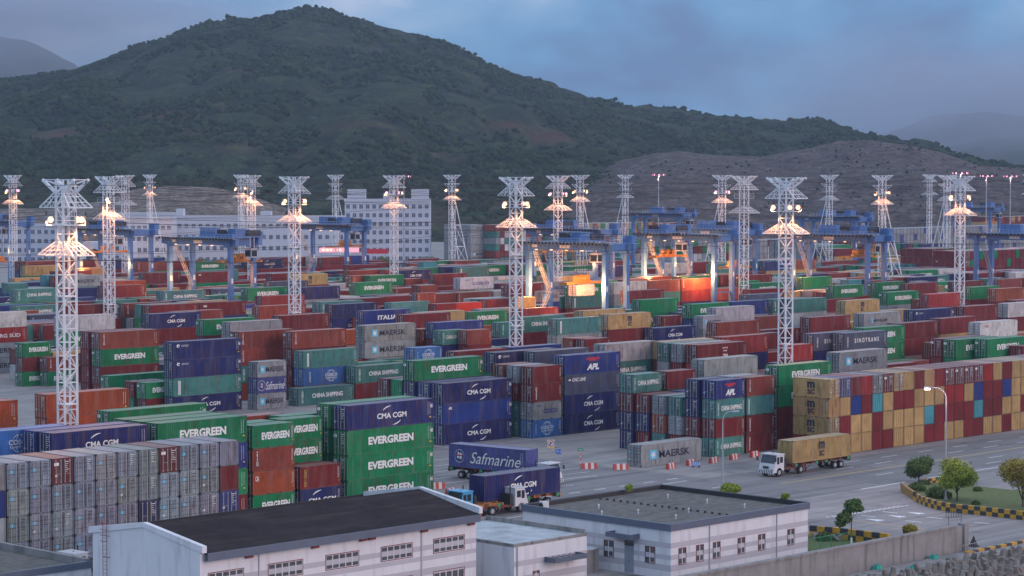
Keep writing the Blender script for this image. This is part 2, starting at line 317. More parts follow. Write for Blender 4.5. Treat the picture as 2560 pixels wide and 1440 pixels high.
def hillmat(name, a, b, c, patch, pamt, s1=.02, rock=False):
    m = bpy.data.materials.new(name); m.use_nodes = True; N = m.node_tree.nodes; L = m.node_tree.links; bs = N['Principled BSDF']
    bs.inputs['Roughness'].default_value = .95; bs.inputs['Specular IOR Level'].default_value = .1
    geo = N.new('ShaderNodeNewGeometry')
    def noise(s, sc=(1, 1, 1), det=6):
        mp = N.new('ShaderNodeMapping'); mp.inputs['Scale'].default_value = sc; L.new(geo.outputs['Position'], mp.inputs[0])
        n = N.new('ShaderNodeTexNoise'); n.inputs['Scale'].default_value = s; n.inputs['Detail'].default_value = det; n.inputs['Roughness'].default_value = .7; L.new(mp.outputs[0], n.inputs['Vector']); return n.outputs[0]
    cr = N.new('ShaderNodeValToRGB'); e = cr.color_ramp.elements; e[0].position = .40; e[0].color = (*a, 1); e[1].position = .62; e[1].color = (*c, 1); e.new(.5).color = (*b, 1)
    L.new(noise(.07 if not rock else .1, (1, 1, 1) if not rock else (1, 1, .25), 8), cr.inputs[0])
    fn = noise(.32, (1, 1, 1), 4); fm = N.new('ShaderNodeMapRange'); fm.inputs[1].default_value = .36; fm.inputs[2].default_value = .64; fm.inputs[3].default_value = .45; fm.inputs[4].default_value = 1.7; L.new(fn, fm.inputs[0])
    fs_ = N.new('ShaderNodeVectorMath'); fs_.operation = 'SCALE'; L.new(cr.outputs[0], fs_.inputs[0]); L.new(fm.outputs[0], fs_.inputs['Scale'])
    r2 = N.new('ShaderNodeMapRange'); r2.inputs[1].default_value = .60; r2.inputs[2].default_value = .70; r2.inputs[4].default_value = pamt; L.new(noise(.0055, (1, 1, 2.2), 5), r2.inputs[0])
    mx = N.new('ShaderNodeMix'); mx.data_type = 'RGBA'; L.new(r2.outputs[0], mx.inputs[0]); L.new(fs_.outputs[0], mx.inputs[6]); mx.inputs[7].default_value = (*patch, 1)
    L.new(mx.outputs[2], bs.inputs['Base Color']); return m
M_HILL = hillmat('wooded_hillside', (.007, .015, .008), (.016, .030, .012), (.040, .055, .022), (.10, .045, .035), .7)
M_QUARRY = hillmat('quarried_rock', (.045, .036, .035), (.078, .062, .057), (.115, .094, .086), (.03, .042, .022), .8, rock=True)
M_BENCH = hillmat('quarry_bench_rock', (.09, .075, .065), (.15, .12, .10), (.2, .165, .135), (.04, .05, .03), .6, rock=True)
M_FAR = hillmat('distant_hillside', (.02, .035, .02), (.03, .05, .025), (.045, .065, .03), (.06, .05, .04), .3)
RID = [(-400, 230), (-100, 200), (60, 180), (200, 168), (290, 135), (350, 108), (400, 90), (455, 70), (560, 48), (640, 38), (700, 22), (745, 12), (800, 20), (900, 38), (1000, 64), (1100, 98), (1200, 142), (1250, 162),
       (1350, 194), (1450, 228), (1520, 246), (1600, 262), (1700, 268), (1800, 284), (1900, 296), (2000, 296), (2050, 292), (2100, 304), (2200, 336), (2300, 366), (2400, 400), (2500, 418), (2700, 428)]
terrain('hill', RID, 2200, 1320, 2500, -900, 760, 2.8, M_HILL, seed=3, gull=26, can=8, cscale=9, power=.8)
def forest(name, n, r0, r1, seed, zmax, label, cols, thr=.42):
    co, X, Z, h = TCO; r = np.random.default_rng(seed)
    ok = np.nonzero((Z < zmax) & (h > 6))[0]; pick = r.choice(ok, n*2); d = vnoise(X[pick], Z[pick], 55, seed+2)*.6+vnoise(X[pick], Z[pick], 19, seed+3)*.4
    pick = pick[d > thr][:n]; P = co[pick]+r.normal(size=(len(pick), 3))*(1.2, 1.2, 0)
    t = (1+5**.5)/2; ico = np.array([(-1, t, 0), (1, t, 0), (-1, -t, 0), (1, -t, 0), (0, -1, t), (0, 1, t), (0, -1, -t), (0, 1, -t), (t, 0, -1), (t, 0, 1), (-t, 0, -1), (-t, 0, 1)])/1.9
    F = np.array([(0, 11, 5), (0, 5, 1), (0, 1, 7), (0, 7, 10), (0, 10, 11), (1, 5, 9), (5, 11, 4), (11, 10, 2), (10, 7, 6), (7, 1, 8), (3, 9, 4), (3, 4, 2), (3, 2, 6), (3, 6, 8), (3, 8, 9), (4, 9, 5), (2, 4, 11), (6, 2, 10), (8, 6, 7), (9, 8, 1)])
    m = len(P); s = (r0+(r1-r0)*r.random(m)**2)[:, None, None]; V = ico[None]*(s*(.75+.5*r.random((m, 12, 1)))); V[:, :, 2] *= .85; V += P[:, None, :]; V[:, :, 2] += s[:, :, 0]*.35
    f = (F[None]+12*np.arange(m)[:, None, None]).reshape(-1).astype(np.int32); me = bpy.data.meshes.new(name); me.vertices.add(m*12); me.vertices.foreach_set('co', V.astype(np.float32).ravel())
    me.loops.add(len(f)); me.loops.foreach_set('vertex_index', f); nf = m*20; me.polygons.add(nf); me.polygons.foreach_set('loop_start', np.arange(0, nf*3, 3, dtype=np.int32)); me.polygons.foreach_set('loop_total', np.full(nf, 3, np.int32))
    me.update(calc_edges=True); a = me.color_attributes.new('col', 'FLOAT_COLOR', 'POINT'); c0 = np.array(cols[0]); c1 = np.array(cols[1]); k = (r.random(m)**1.6*.7+.3*vnoise(P[:, 0], P[:, 1], 60, seed+7))[:, None]; c = c0+(c1-c0)*k
    c4 = np.ones((m, 12, 4), np.float32); c4[:, :, :3] = c[:, None, :]; a.data.foreach_set('color', c4.ravel()); me.materials.append(M_LEAFA)
    return tag(link(name, me), label, 'forest', kind='stuff')
M_LEAFA = bpy.data.materials.new('hill_foliage'); M_LEAFA.use_nodes = True; _n = M_LEAFA.node_tree; _b = _n.nodes['Principled BSDF']; _b.inputs['Roughness'].default_value = .95; _b.inputs['Specular IOR Level'].default_value = .1
_a = _n.nodes.new('ShaderNodeAttribute'); _a.attribute_name = 'col'; _n.links.new(_a.outputs['Color'], _b.inputs['Base Color'])
forest('forest', 62000, .9, 2.9, 5, 2260, 'dense dark green woodland covering the big hill', ((.006, .018, .007), (.038, .074, .022)))
QR = [(1380, 500), (1450, 436), (1500, 416), (1560, 398), (1640, 382), (1700, 376), (1790, 384), (1900, 389), (2000, 372), (2090, 353), (2160, 348), (2250, 358), (2350, 378), (2450, 410), (2560, 418), (2750, 425)]
terrain('quarry_hill', QR, 1600, 1300, 1750, 20, 420, 2.6, M_QUARRY, gull=9, can=1.6, cscale=5, power=.6, seed=21)
LQ = [(150, 520), (250, 500), (340, 470), (430, 462), (520, 464), (600, 478), (660, 500), (720, 520)]
forest('scrub', 600, .5, 1.2, 9, 1640, 'scattered dark scrub on the bare quarried slope', ((.012, .028, .012), (.045, .07, .03)), .5)
terrain('quarry_bench', LQ, 1340, 1220, 1400, -300, -125, 2.6, M_BENCH, gull=4, can=1, cscale=5, power=.5, seed=33)
terrain('far_mountain', [(-500, 60), (-200, 50), (0, 82), (60, 95), (130, 128), (200, 165), (300, 230), (500, 400)], 3600, 2700, 3900, -1300, -400, 9, M_FAR, can=8, cscale=14, seed=41)
terrain('distant_mountain', [(1900, 420), (2150, 350), (2250, 318), (2330, 285), (2400, 278), (2480, 276), (2560, 290), (2900, 330)], 5000, 3600, 5300, 500, 1600, 12, M_FAR, can=8, cscale=16, seed=51)

# ------------------------------------------------------------------ shipping containers
def T(mi, text, x0, x1, z0, z1, bold=.02, shear=0., vert=False): return (mi, text, x0, x1, z0, z1, bold, shear, vert)
_tc = {}
def textverts(s, bold, shear, vert=False):
    k = (s, bold, shear, vert)
    if k in _tc: return _tc[k]
    cu = bpy.data.curves.new('t', 'FONT'); cu.body = '\n'.join(s) if vert else s; cu.size = 1; cu.offset = bold; cu.shear = shear; cu.resolution_u = 3
    if vert: cu.align_x = 'CENTER'; cu.space_line = .78
    o = bpy.data.objects.new('t', cu); C.objects.link(o); me = bpy.data.meshes.new_from_object(o)
    V = np.array([v.co[:2] for v in me.vertices]) if len(me.vertices) else np.zeros((0, 2)); F = [tuple(p.vertices) for p in me.polygons]
    bpy.data.objects.remove(o); bpy.data.curves.remove(cu); bpy.data.meshes.remove(me)
    if len(V): V = (V-V.min(0))/(np.maximum(V.max(0)-V.min(0), 1e-6))
    _tc[k] = (V, F); return V, F
LM = [M_WHITE, M_BLACK, M_NAVYL, M_RED, M_SKY, M_YEL]
def arc(mb, cx, cz, rx, rz, a0, a1, w, L, Hh, mi=0):
    vs = []; n = 8
    for i in range(n+1):
        t = R_(a0+(a1-a0)*i/n); ww = w*math.sin(math.pi*(.12+.8*i/n))
        for s in (-1, 1): vs.append((cx*L+(rx+s*ww/2)*math.cos(t), -.008, cz*Hh+(rz+s*ww/2)*math.sin(t)))
    mb.add(vs, [(2*i, 2*i+2, 2*i+3, 2*i+1) for i in range(n)], mi)
def quad(mb, x0, x1, z0, z1, mi, y=-.006): mb.add([(x0, y, z0), (x1, y, z0), (x1, y, z1), (x0, y, z1)], [(0, 1, 2, 3)], mi)
def logo(key, mb, L, Hh):
    s = L < 7
    def t(mi, text, x0, x1, z0, z1, bold=.02, shear=0., vert=False, y=-.008):
        V, F = textverts(text, bold, shear, vert)
        if len(V): mb.add([((x0+(x1-x0)*a)*L, y, (z0+(z1-z0)*b)*Hh) for a, b in V], F, mi)
    if key == 'ever': t(0, 'EVERGREEN', .24 if not s else .22, .76 if not s else .88, .36, .68, .045)
    elif key == 'cma':
        x0, x1 = (.34, .68) if not s else (.2, .88)
        t(0, 'CMA CGM', x0, x1, .36, .58, .03)
        arc(mb, (x0+x1)/2, .47, 1.7, 1.12, 145, 95, .15, L, Hh); arc(mb, (x0+x1)/2, .47, 1.7, 1.12, -35, -85, .15, L, Hh)
    elif key == 'china':
        t(0, 'CHINA SHIPPING', .25 if not s else .18, .80 if not s else .9, .40, .66, .03)
        t(0, '中国海运', .06, .095, .15, .85, .01, vert=True)
    elif key == 'maersk':
        a, b = (.14, .25) if not s else (.1, .25)
        quad(mb, a*L, b*L, .30*Hh, .72*Hh, 4)
        cx, cz, r = (a+b)/2*L, .51*Hh, .42*(b-a)*L if not s else .36*(b-a)*L
        pts = [(cx+(r if i % 2 == 0 else r*.38)*math.cos(math.pi*i/7+1.57), -.010, cz+(r if i % 2 == 0 else r*.38)*math.sin(math.pi*i/7+1.57)) for i in range(14)]
        mb.add(pts+[(cx, -.010, cz)], [(i, (i+1) % 14, 14) for i in range(14)], 0)
        t(1, 'MAERSK', .29, .80 if not s else .92, .34, .66, .02)
    elif key == 'maersksm': t(1, 'MAERSK', .05, .5, .8, .93, .02)
    elif key == 'msc':
        w = .10 if not s else .22; c_ = .5
        t(1, 'm', c_-w/2, c_+w/2, .50, .84, .05); t(1, 'SC', c_-w/2.2, c_+w/2.2, .18, .44, .04)
    elif key == 'apl':
        w = .22 if not s else .34; t(0, 'APL', .5-w/2, .5+w/2, .18, .50, .06, .25)
        for i in range(7): quad(mb, (.5-w*.55+i*w*.16)*L, (.5-w*.55+i*w*.16+w*.12)*L, (.70+.02*(i % 2))*Hh, (.80+.03*(i % 2))*Hh, 3)
        quad(mb, (.5-w*.3)*L, (.5+w*.3)*L, .64*Hh, .70*Hh, 3)
    elif key == 'aplsm': t(0, 'APL', .07, .12, .72, .84, .05, .2)
    elif key == 'cnc': t(0, 'CNC LINE', .13, .37, .66, .84, .03, .15); mb.add([(.06*L, -.008, .75*Hh), (.085*L, -.008, .69*Hh), (.11*L, -.008, .75*Hh), (.085*L, -.008, .81*Hh)], [(0, 1, 2, 3)], 0)
    elif key == 'triton': t(0, 'TRITON', .055 if not s else .09, .085 if not s else .14, .25, .88, .02, vert=True)
    elif key == 'textainer': quad(mb, .07*L, .105*L, .1*Hh, .86*Hh, 0); t(2, 'TEXTAINER', .075, .10, .13, .83, .0, vert=True, y=-.011)
    elif key == 'cosco': t(2, 'COSCO', .38, .86, .34, .60, .025); t(2, '中远集运', .14, .30, .72, .86, .0)
    elif key == 'coscoglobe':
        cx, cz = .5*L, .5*Hh
        t(0, 'COSCO', .5-.11*(2 if s else 1), .5+.11*(2 if s else 1), .46, .64, .02); t(0, 'SHIPPING', .5-.1*(2 if s else 1), .5+.1*(2 if s else 1), .32, .42, .0)
        for rx in (.95, .45):
            for a in (20, 200): arc(mb, .5, .5, rx, .95, a, a+140, .08, L, Hh)
        t(0, '中远海运', .10, .13, .2, .8, .0, vert=True)
    elif key == 'zim':
        t(0, 'ZIM', .5, .60, .18, .42, .03)
        for i in range(4): quad(mb, (.5+i*.028)*L, (.515+i*.028)*L, .72*Hh, .78*Hh, 0)
        for i in range(3): quad(mb, (.514+i*.028)*L, (.529+i*.028)*L, .56*Hh, .62*Hh, 0)
    elif key == 'cai': t(0, 'CAI', .06, .14, .6, .82, .02)
    elif key == 'sino': t(0, 'S I N O T R A N S', .24, .80, .40, .66, .03); t(0, '中国外运', .07, .10, .2, .8, .01, vert=True)
    elif key == 'cronos': t(0, 'CRONOS', .12, .22, .72, .82, .0, .2); arc(mb, .075, .77, .25, .18, 0, 320, .22, L, Hh)
    elif key == 'ues': t(0, 'UES', .10 if s else .06, .15 if s else .08, .15, .85, .03, .1, vert=True)
    elif key == 'gold': t(5, 'GOLD', .10, .16, .12, .86, .0, vert=True)
    elif key == 'tex': t(0, 'tex', .08, .16, .68, .84, .03)
    elif key == 'saf':
        t(0, 'Safmarine', .28, .93, .22, .72, .0, .35)
        for a in (0, 180): arc(mb, .14, .5, .75, .82, a, a+178, .06, L, Hh)
        mb.add([(.11*L, -.01, .42*Hh), (.165*L, -.01, .36*Hh), (.18*L, -.01, .60*Hh), (.12*L, -.01, .68*Hh)], [(0, 1, 2, 3)], 0)
        quad(mb, .135*L, .145*L, .38*Hh, .66*Hh, 3, -.012); quad(mb, .112*L, .175*L, .49*Hh, .55*Hh, 3, -.013)
    elif key == 'sud': t(0, 'HAMBURG SÜD', .12, .88, .34, .64, .02); 
    elif key == 'italia': t(0, 'ITALIA', .3, .72, .36, .66, .04)
    elif key == 'uasc': t(0, 'UASC', .40, .80, .34, .60, .03); quad(mb, .84*L, .9*L, .3*Hh, .7*Hh, 0)
    elif key == 'oocl': t(3, 'OOCL', .14, .24, .66, .82, .02)
    elif key == 'mline': t(1, 'MAERSK LINE', .26, .62, .42, .60, .01); quad(mb, .2*L, .245*L, .38*Hh, .64*Hh, 4)
# side-of-box numbers: small illegible weather-worn marks like those on the photographed boxes
def marks(mb, L, Hh, seed, doorlogo=0, star=False):
    r = random.Random(seed)
    for k in range(3):
        x = (.955-.012*k)*L
        if k == 1: continue
        z = .85
        while z > .35: 
            h = r.choice((.02, .03)); quad(mb, x, x+.06, (z-h)*Hh, z*Hh, 0); z -= h+.02
    quad(mb, .95*L, .97*L, .22*Hh, .27*Hh, 5)
    # door end (the x = 0 face)
    y0 = 2.44
    dm_ = 1 if star else 0
    def dq(a, b, z0, z1, mi): mb.add([(-.055, y0*(1-b), z0*Hh), (-.055, y0*(1-a), z0*Hh), (-.055, y0*(1-a), z1*Hh), (-.055, y0*(1-b), z1*Hh)], [(0, 3, 2, 1)], mi)
    dq(.58, .86, .84, .865, dm_)
    for z in (.76, .69, .62, .55, .48): dq(.62, .62+r.choice((.1, .14, .2)), z, z+.018, dm_)
    if doorlogo: dq(.08, .3, .72, .84, 0)
    if r.random() < .5: dq(.12, .22, .3, .38, 0)
    if star: 
        dq(.12, .26, .60, .72, 4)
_mark = {}
def markmesh(key, L, Hh, v):
    k = (key, L, Hh, v)
    if k not in _mark:
        mb = MB(); logo(key, mb, L, Hh); 
        if L > 13: logo45(mb, L, Hh)
        n = len(mb.v)
        # same lettering on the other long side
        mb.add([(L-x, 2.44-y, z) for x, y, z in mb.v[:n]], []); nf = len(mb.f)
        for f, m in list(zip(mb.f[:nf], mb.m[:nf])): mb.f.append(tuple(i+n for i in f)); mb.m.append(m)
        marks(mb, L, Hh, v*7+int(L), key in ('ever', 'tex', 'triton'), 'maersk' in key)
        _mark[k] = mb.mesh('lettering', LM)
    return _mark[k]
def logo45(mb, L, Hh):
    V, F = textverts('45', .03, 0.)
    mb.add([((.958+.03*a)*L, -.016, (.62+.16*b)*Hh) for a, b in V], F, 0)
_body = {}
def strip(mb, axis, a0, a1, d0, d1, c0, c1, per=.278, mi=0, flip=False):
    # corrugated panel: runs along 'axis' from a0 to a1, depth alternates d0/d1, other coord c0..c1
    n = max(1, int(round((a1-a0)/per))); p = (a1-a0)/n; xs = []
    for i in range(n):
        x = a0+i*p; xs += [(x, d0), (x+p*.26, d0), (x+p*.5, d1), (x+p*.76, d1)]
    xs.append((a1, d0)); vs = []
    for x, d in xs:
        for c_ in (c0, c1):
            vs.append({'xy': (x, d, c_), 'yx': (d, x, c_), 'xz': (x, c_, d)}[axis])
    fs = [(2*i, 2*i+2, 2*i+3, 2*i+1) if not flip else (2*i, 2*i+1, 2*i+3, 2*i+2) for i in range(len(xs)-1)]
    mb.add(vs, fs, mi)
def bodymesh(L, Hh):
    k = (L, Hh)
    if k in _body: return _body[k]
    B = 2.44; mb = MB()
    strip(mb, 'xy', .08, L-.08, .012, .05, .14, Hh-.08); strip(mb, 'xy', .08, L-.08, B-.012, B-.05, .14, Hh-.08, flip=True)
    strip(mb, 'yx', .08, B-.08, L-.02, L-.06, .14, Hh-.08)
    strip(mb, 'xz', .08, L-.08, Hh-.02, Hh-.045, .05, B-.05, per=.42)
    mb.box((.05, .08, .03), (L-.05, B-.08, .12), 1)
    for x in (0, L-.1):
        for y in (0, B-.1): mb.box((x, y, .10), (x+.1, y+.1, Hh-.10), 1)
    for y in (0, B-.07): mb.box((.12, y, .03), (L-.12, y+.07, .15), 1); mb.box((.12, y, Hh-.09), (L-.12, y+.07, Hh-.005), 1)
    for x in (0, L-.07): mb.box((x, .12, .03), (x+.07, B-.12, .13), 1); mb.box((x, .12, Hh-.11), (x+.07, B-.12, Hh-.005), 1)
    for x in (0, L-.18):
        for y in (0, B-.16):
            for z in (0, Hh-.12): mb.box((x-.004, y-.004, z), (x+.182, y+.164, z+.123), 2)
    if L > 13:
        for x in ((L-12.19)/2, L-(L-12.19)/2-.12):
            for y in (-.003, B-.08): mb.box((x, y, .03), (x+.12, y+.083, Hh-.003), 1)
    if L < 7:
        for x in (L*.33, L*.62):
            for y in (-.004, B-.02): mb.box((x, y, .035), (x+.36, y+.024, .135), 2)
    me = mb.mesh('body', [M_CONT, M_FRAME, M_DARK]); 
    d = MB(); y0, y1 = .1, B/2-.01
    d.box((.0, y0, .13), (.03, y1, Hh-.11)); nr = 5
    for i in range(nr): z = .25+(Hh-.5)*i/nr; d.box((-.016, y0+.06, z), (.0, y1-.06, z+(Hh-.5)/nr*.55))
    for z in (.3, .9, 1.6, Hh-.4): d.box((-.03, y0-.03, z), (.0, y0+.1, z+.07))
    d.box((-.006, y1-.05, .13), (.03, y1+.02, Hh-.11), 1); d.box((-.004, y0-.02, .13), (.03, y0+.03, Hh-.11), 1)
    for i in range(1, nr): z = .25+(Hh-.5)*i/nr; d.box((-.003, y0+.05, z-.06), (.0, y1-.05, z-.01), 1)
    r = MB()
    for y in (y0+.3, y1-.22): r.cyl((-.05, y, .16), .042, Hh-.3, n=5); r.box((-.07, y-.07, .18), (-.02, y+.07, .30)); r.box((-.07, y-.07, Hh-.30), (-.02, y+.07, Hh-.18)); 
    r.box((-.075, y0+.3, 1.02), (-.05, y1-.22, 1.06))
    dm = d.mesh('door', [M_CONT, M_DARK]); rm = r.mesh('lock_rods', [M_ROD])
    # right-hand door mirrored
    def mir(mbx, n, mt):
        q = MB(); q.v = [(x, B-y, z) for x, y, z in mbx.v]; q.f = [f[::-1] for f in mbx.f]; q.m = mbx.m; return q.mesh(n, mt)
    _body[k] = (me, dm, rm, mir(d, 'door', [M_CONT, M_DARK]), mir(r, 'lock_rods', [M_ROD])); return _body[k]
CK = {'green': (.003, .19, .068), 'navy': (.014, .020, .105), 'maroon': (.17, .016, .017), 'brown': (.23, .045, .028), 'red': (.28, .022, .02), 'teal': (.055, .20, .175), 'grey': (.27, .285, .30),
      'tan': (.43, .28, .115), 'blue': (.018, .038, .19), 'orange': (.30, .065, .022), 'white': (.52, .50, .50), 'turquoise': (.06, .25, .29), 'slate': (.075, .09, .15), 'olive': (.10, .11, .06), 'violet': (.06, .075, .24), 'sky': (.035, .13, .36)}
TOK = {'G': ('green', 'ever'), 'g': ('green', ''), 'N': ('navy', 'cma'), 'n': ('navy', ''), 'C': ('teal', 'china'), 'M': ('grey', 'maersk'), 'm': ('tan', 'msc'), 'y': ('tan', ''), 'R': ('brown', 'triton'),
       'r': ('maroon', ''), 'e': ('red', ''), 'B': ('blue', 'apl'), 'b': ('blue', ''), 'O': ('orange', ''), 'o': ('orange', 'triton'), 't': ('teal', 'textainer'), 'S': ('violet', 'saf'), 'w': ('white', ''), 'W': ('grey', ''),
       'K': ('navy', 'cronos'), 'c': ('grey', 'cosco'), 'k': ('sky', 'coscoglobe'), 'Z': ('maroon', 'zim'), 'Q': ('red', 'cai'), 'q': ('orange', 'cai'), 'X': ('slate', 'sino'), 'A': ('slate', 'cnc'), 'u': ('maroon', 'ues'), 'D': ('maroon', 'gold'),
       'T': ('maroon', 'tex'), 'h': ('white', 'china'), 'H': ('red', 'sud'), 'I': ('blue', 'italia'), 'a': ('blue', 'aplsm'), 'P': ('white', 'oocl'), 'p': ('white', 'cosco'), 'F': ('brown', ''), 'v': ('violet', ''), 'j': ('turquoise', ''), 'U': ('olive', 'uasc'), 'z': ('teal', ''), 'l': ('grey', 'mline'), 's': ('slate', ''), 'i': ('grey', 'maersksm')}
LDESC = {'ever': 'white block-lettered', 'cma': 'white-lettered arc-marked', 'china': 'white two-word-lettered', 'maersk': 'black-lettered star-marked', 'msc': 'black-lettered', 'apl': 'white three-letter-marked', 'aplsm': 'small-marked', 'cnc': 'white slanted-lettered', 'triton': 'upright-lettered',
         'textainer': 'white-striped', 'cosco': 'blue-lettered', 'coscoglobe': 'globe-marked', 'zim': 'three-letter-marked', 'cai': 'small-lettered', 'sino': 'wide-spaced-lettered', 'cronos': 'small-logo', 'ues': 'upright-initialled', 'gold': 'yellow-lettered', 'tex': 'small-initialled',
         'saf': 'script-lettered flag-marked', 'sud': 'white serif-lettered', 'italia': 'white capital-lettered', 'uasc': 'white four-letter-marked', 'oocl': 'red-marked', 'mline': 'small black-lettered', 'maersksm': 'top-lettered', '': 'unlettered'}
FR = [204.0, 237.5]+[268.0+30*i for i in range(30)]; RS = 2.85
BOX = []      # u, w, z, L, H, tok, typ ('u' long side along X, 'w' along Y), flip, block, col, level-from-top, group
OCC = {}
def place_stack(u, w, L, toks, hh, k, typ='u', zbase=0, flip='', grp=None):
    z = zbase; n = len(toks)
    for i, tk in enumerate(toks[::-1]):
        BOX.append(dict(u=u+random.uniform(-.03, .03), w=w+random.uniform(-.03, .03), z=z, L=L, H=hh, t=tk, typ=typ, flip=(flip[::-1][i:i+1] == '1'), k=k, lv=n-1-i, grp=grp)); z += hh
    if typ == 'u': OCC.setdefault(round((w-FR[k])/RS)+100*k, []).append((u, u+L))
def free(k, j, u, L):
    return all(u+L+.25 <= a or u >= b+.25 for a, b in OCC.get(j+100*k, []))
FILLT = 'rrrrrrrrRRGGGNnCCtbFFOomyWwTTuKMjcX'
def rnd(n): return ''.join(random.choice(FILLT) for _ in range(n))
def st(x, k, j, L, toks, n=None, right=False, u=None, base=0):
    """a stack in block k, row j; x = bearing of the top near corner (right end if right)"""
    w = FR[k]+RS*j; hh = 2.59 if L < 7 else 2.9; n = n or len(toks); 
    toks = toks+rnd(n-len(toks)); uu = u if u is not None else uat(x, w, n*hh)-(L if right else 0)
    if not free(k, j, uu, L):
        for d in (.1, -.1, .3, -.3, .6, -.6, 1, -1, 1.6, -1.6):
            if free(k, j, uu+d, L): uu += d; break
        else: return None
    place_stack(uu, w, L, toks, hh, k); return uu
def au(x, y, L, toks, right=False, ns=(4, 3), kmin=1, kmax=30):
    """a stack located from the top near corner seen at (x, y): nearest row that fits"""
    hh = 2.59 if L < 7 else 2.9; best = None
    for n in ns:
        u, w = at(x, y, n*hh)
        for k in range(kmin, kmax):
            for j in range(6):
                e_ = abs(w-FR[k]-RS*j)+(0, 1.2, 2.5, 4)[list(ns).index(n) if list(ns).index(n) < 4 else 3]
                uu = uat(x, FR[k]+RS*j, n*hh)-(L if right else 0)
                if (best is None or e_ < best[0]) and free(k, j, uu, L): best = (e_, k, j, n)
    if best and best[0] < 6: return st(x, best[1], best[2], L, toks[:best[3]], n=best[3], right=right)
F40, F45, F20 = 12.19, 13.72, 6.06
# --- the two door walls by the road, 20 ft boxes side by side, long axis across the blocks
def wall(u0, du, w, rows, n, grp, k, L=F20):
    for r, row in enumerate(rows):
        for c_, tk in enumerate(row):
            if tk == ' ': continue
            fl = tk in '1234567890'
            BOX.append(dict(u=u0+du*c_+2.44, w=w+random.uniform(-.02, .02), z=(n-1-r)*2.6, L=L, H=2.59, t=WT.get(tk, (tk, 0))[0], typ='w', flip=WT.get(tk, (tk, 0))[1], k=k, lv=r, grp=grp, cc=c_))
WT = {'1': ('y', 1), '2': ('r', 1), '3': ('e', 1), '4': ('b', 1), '5': ('z', 1), '6': ('j', 1), '7': ('i', 1), '8': ('T', 1)}
uL = at(587, 1110, 10.36)[0]
wall(uL-2.6*15, 2.6, 194.2, ['MMMMMMMTWMWWTMM7', 'MMMFbMMMMMMWMMM8', 'MMMMMMMWMMMnMMWb', 'MMMMMMMMMMMMMMMM'], 4, 'left', 0)
uR = at(2072, 950, 10.36)[0]
wall(uR, 2.49, 194.0, ['ym'.replace('m', 'v')+'23WTy1213TTTT3y21'+'1y2Ty1', '1y4Tj12T1yy3314TT411'[:19]+'y1TyT1', 'yT1y2111y6T2TT6T2yyTy'[:19]+'Ty12y1', '2y11'+'2T111TT1y2Ty12y1'[:15]+'1Ty12y'], 4, 'right', 0)
for b in BOX:
    if b['grp'] == 'right' and b['cc'] == 0 and b['lv'] < 3: b['t'] = 'm'
# --- block 0, left of the cross road
ub = st(130, 0, 0, F40, 'Nrrr'); st(0, 0, 1, F40, 'bbrr', u=ub); st(0, 0, 0, F40, 'rrr', u=ub-12.6)
st(171, 0, 2, F40, 'krrr', right=True)
ue = st(395, 0, 0, F40, 'Gbgr')
for j in (1, 2): st(0, 0, j, F40, 'Gggr', u=ue)
st(517, 0, 5, F45, 'Grgr', right=True)
ut = st(736, 0, 0, F20, 'GRqG', right=True); ug = st(750, 0, 0, F20, 'DN')
st(806, 0, 1, F20, 'GGrr', right=True); st(0, 0, 1, F20, 'Grrr', u=ut-1.0); st(804, 0, 2, F20, 'grrr', right=True); st(0, 0, 3, F20, 'FFrr', u=ut+5.6)
uA = st(867, 0, 0, F45, 'NGGG'); st(0, 0, 1, F45, 'GGGG', u=uA); 
# block 1, left
st(116, 1, 1, F40, 'OOrr'); st(44, 1, 0, F40, 'OOr', right=True, n=4); st(66, 1, 0, F40, 'pFr', right=True)
# --- block 0, right of the cross road
st(1603, 0, 0, F40, 'M')
u0 = st(1790, 0, 0, F20, 'BCrC')
for j, tk in ((1, 'nnrr'), (2, 'CWr'), (3, 'WOz'), (4, 'rnr'), (5, 'Crnn')): st(0, 0, j, F20, tk, u=u0-.15*j)
u1 = st(1867, 0, 0, F20, 'Rtuu')
for j, tk in ((1, 'Wrrr'), (2, 'rrr'), (3, 'rrn'), (4, 'brr'), (5, 'rgrr')): st(0, 0, j, F20, tk, u=u1)
u2 = st(1947, 0, 0, F40, 'GGrr'); st(0, 0, 5, F40, 'Wrrr', u=u2+1)
u3 = st(2098, 0, 3, F40, 'MWrr'); st(2290, 0, 4, F40, 'rrr', right=True)
st(2357+33, 0, 4, F40, 'GGrr'); st(2468, 0, 3, F40, 'GGrr'); st(2356, 0, 5, F40, 'Trrr'); st(2555, 0, 2, F20, 'TTrr'); st(2415, 0, 1, F40, 'rrr', right=True); st(2306, 0, 3, F20, 'bbn', right=False)
# --- block 1, right
uc = st(1109, 1, 1, F45, 'NaN')
st(0, 1, 2, F45, 'vbn', u=uc); st(0, 1, 3, F45, 'Gnnn', u=uc-.2); st(0, 1, 4, F40, 'Grr', u=uc); st(0, 1, 5, F40, 'urr', u=uc)
us = st(1332, 1, 0, F20, 'ruck'); st(0, 1, 1, F20, 'WrCC', u=us); st(0, 1, 2, F20, 'FTnb', u=us-.1); st(0, 1, 3, F20, 'rrr', u=us)
ua = st(1412, 1, 0, F40, 'BANN'); st(0, 1, 1, F40, 'rrrr'[:3], u=ua); st(1337, 1, 3, F40, 'srnn')
st(1667, 1, 0, F40, 'rrrr', right=True)
uz = st(1744, 1, 0, F40, 'ZQTr'); st(0, 1, 1, F40, 'Wrrr', u=uz-.2); st(0, 1, 2, F40, 'CWrr', u=uz-.2); st(0, 1, 3, F40, 'yrrr', u=uz+2)
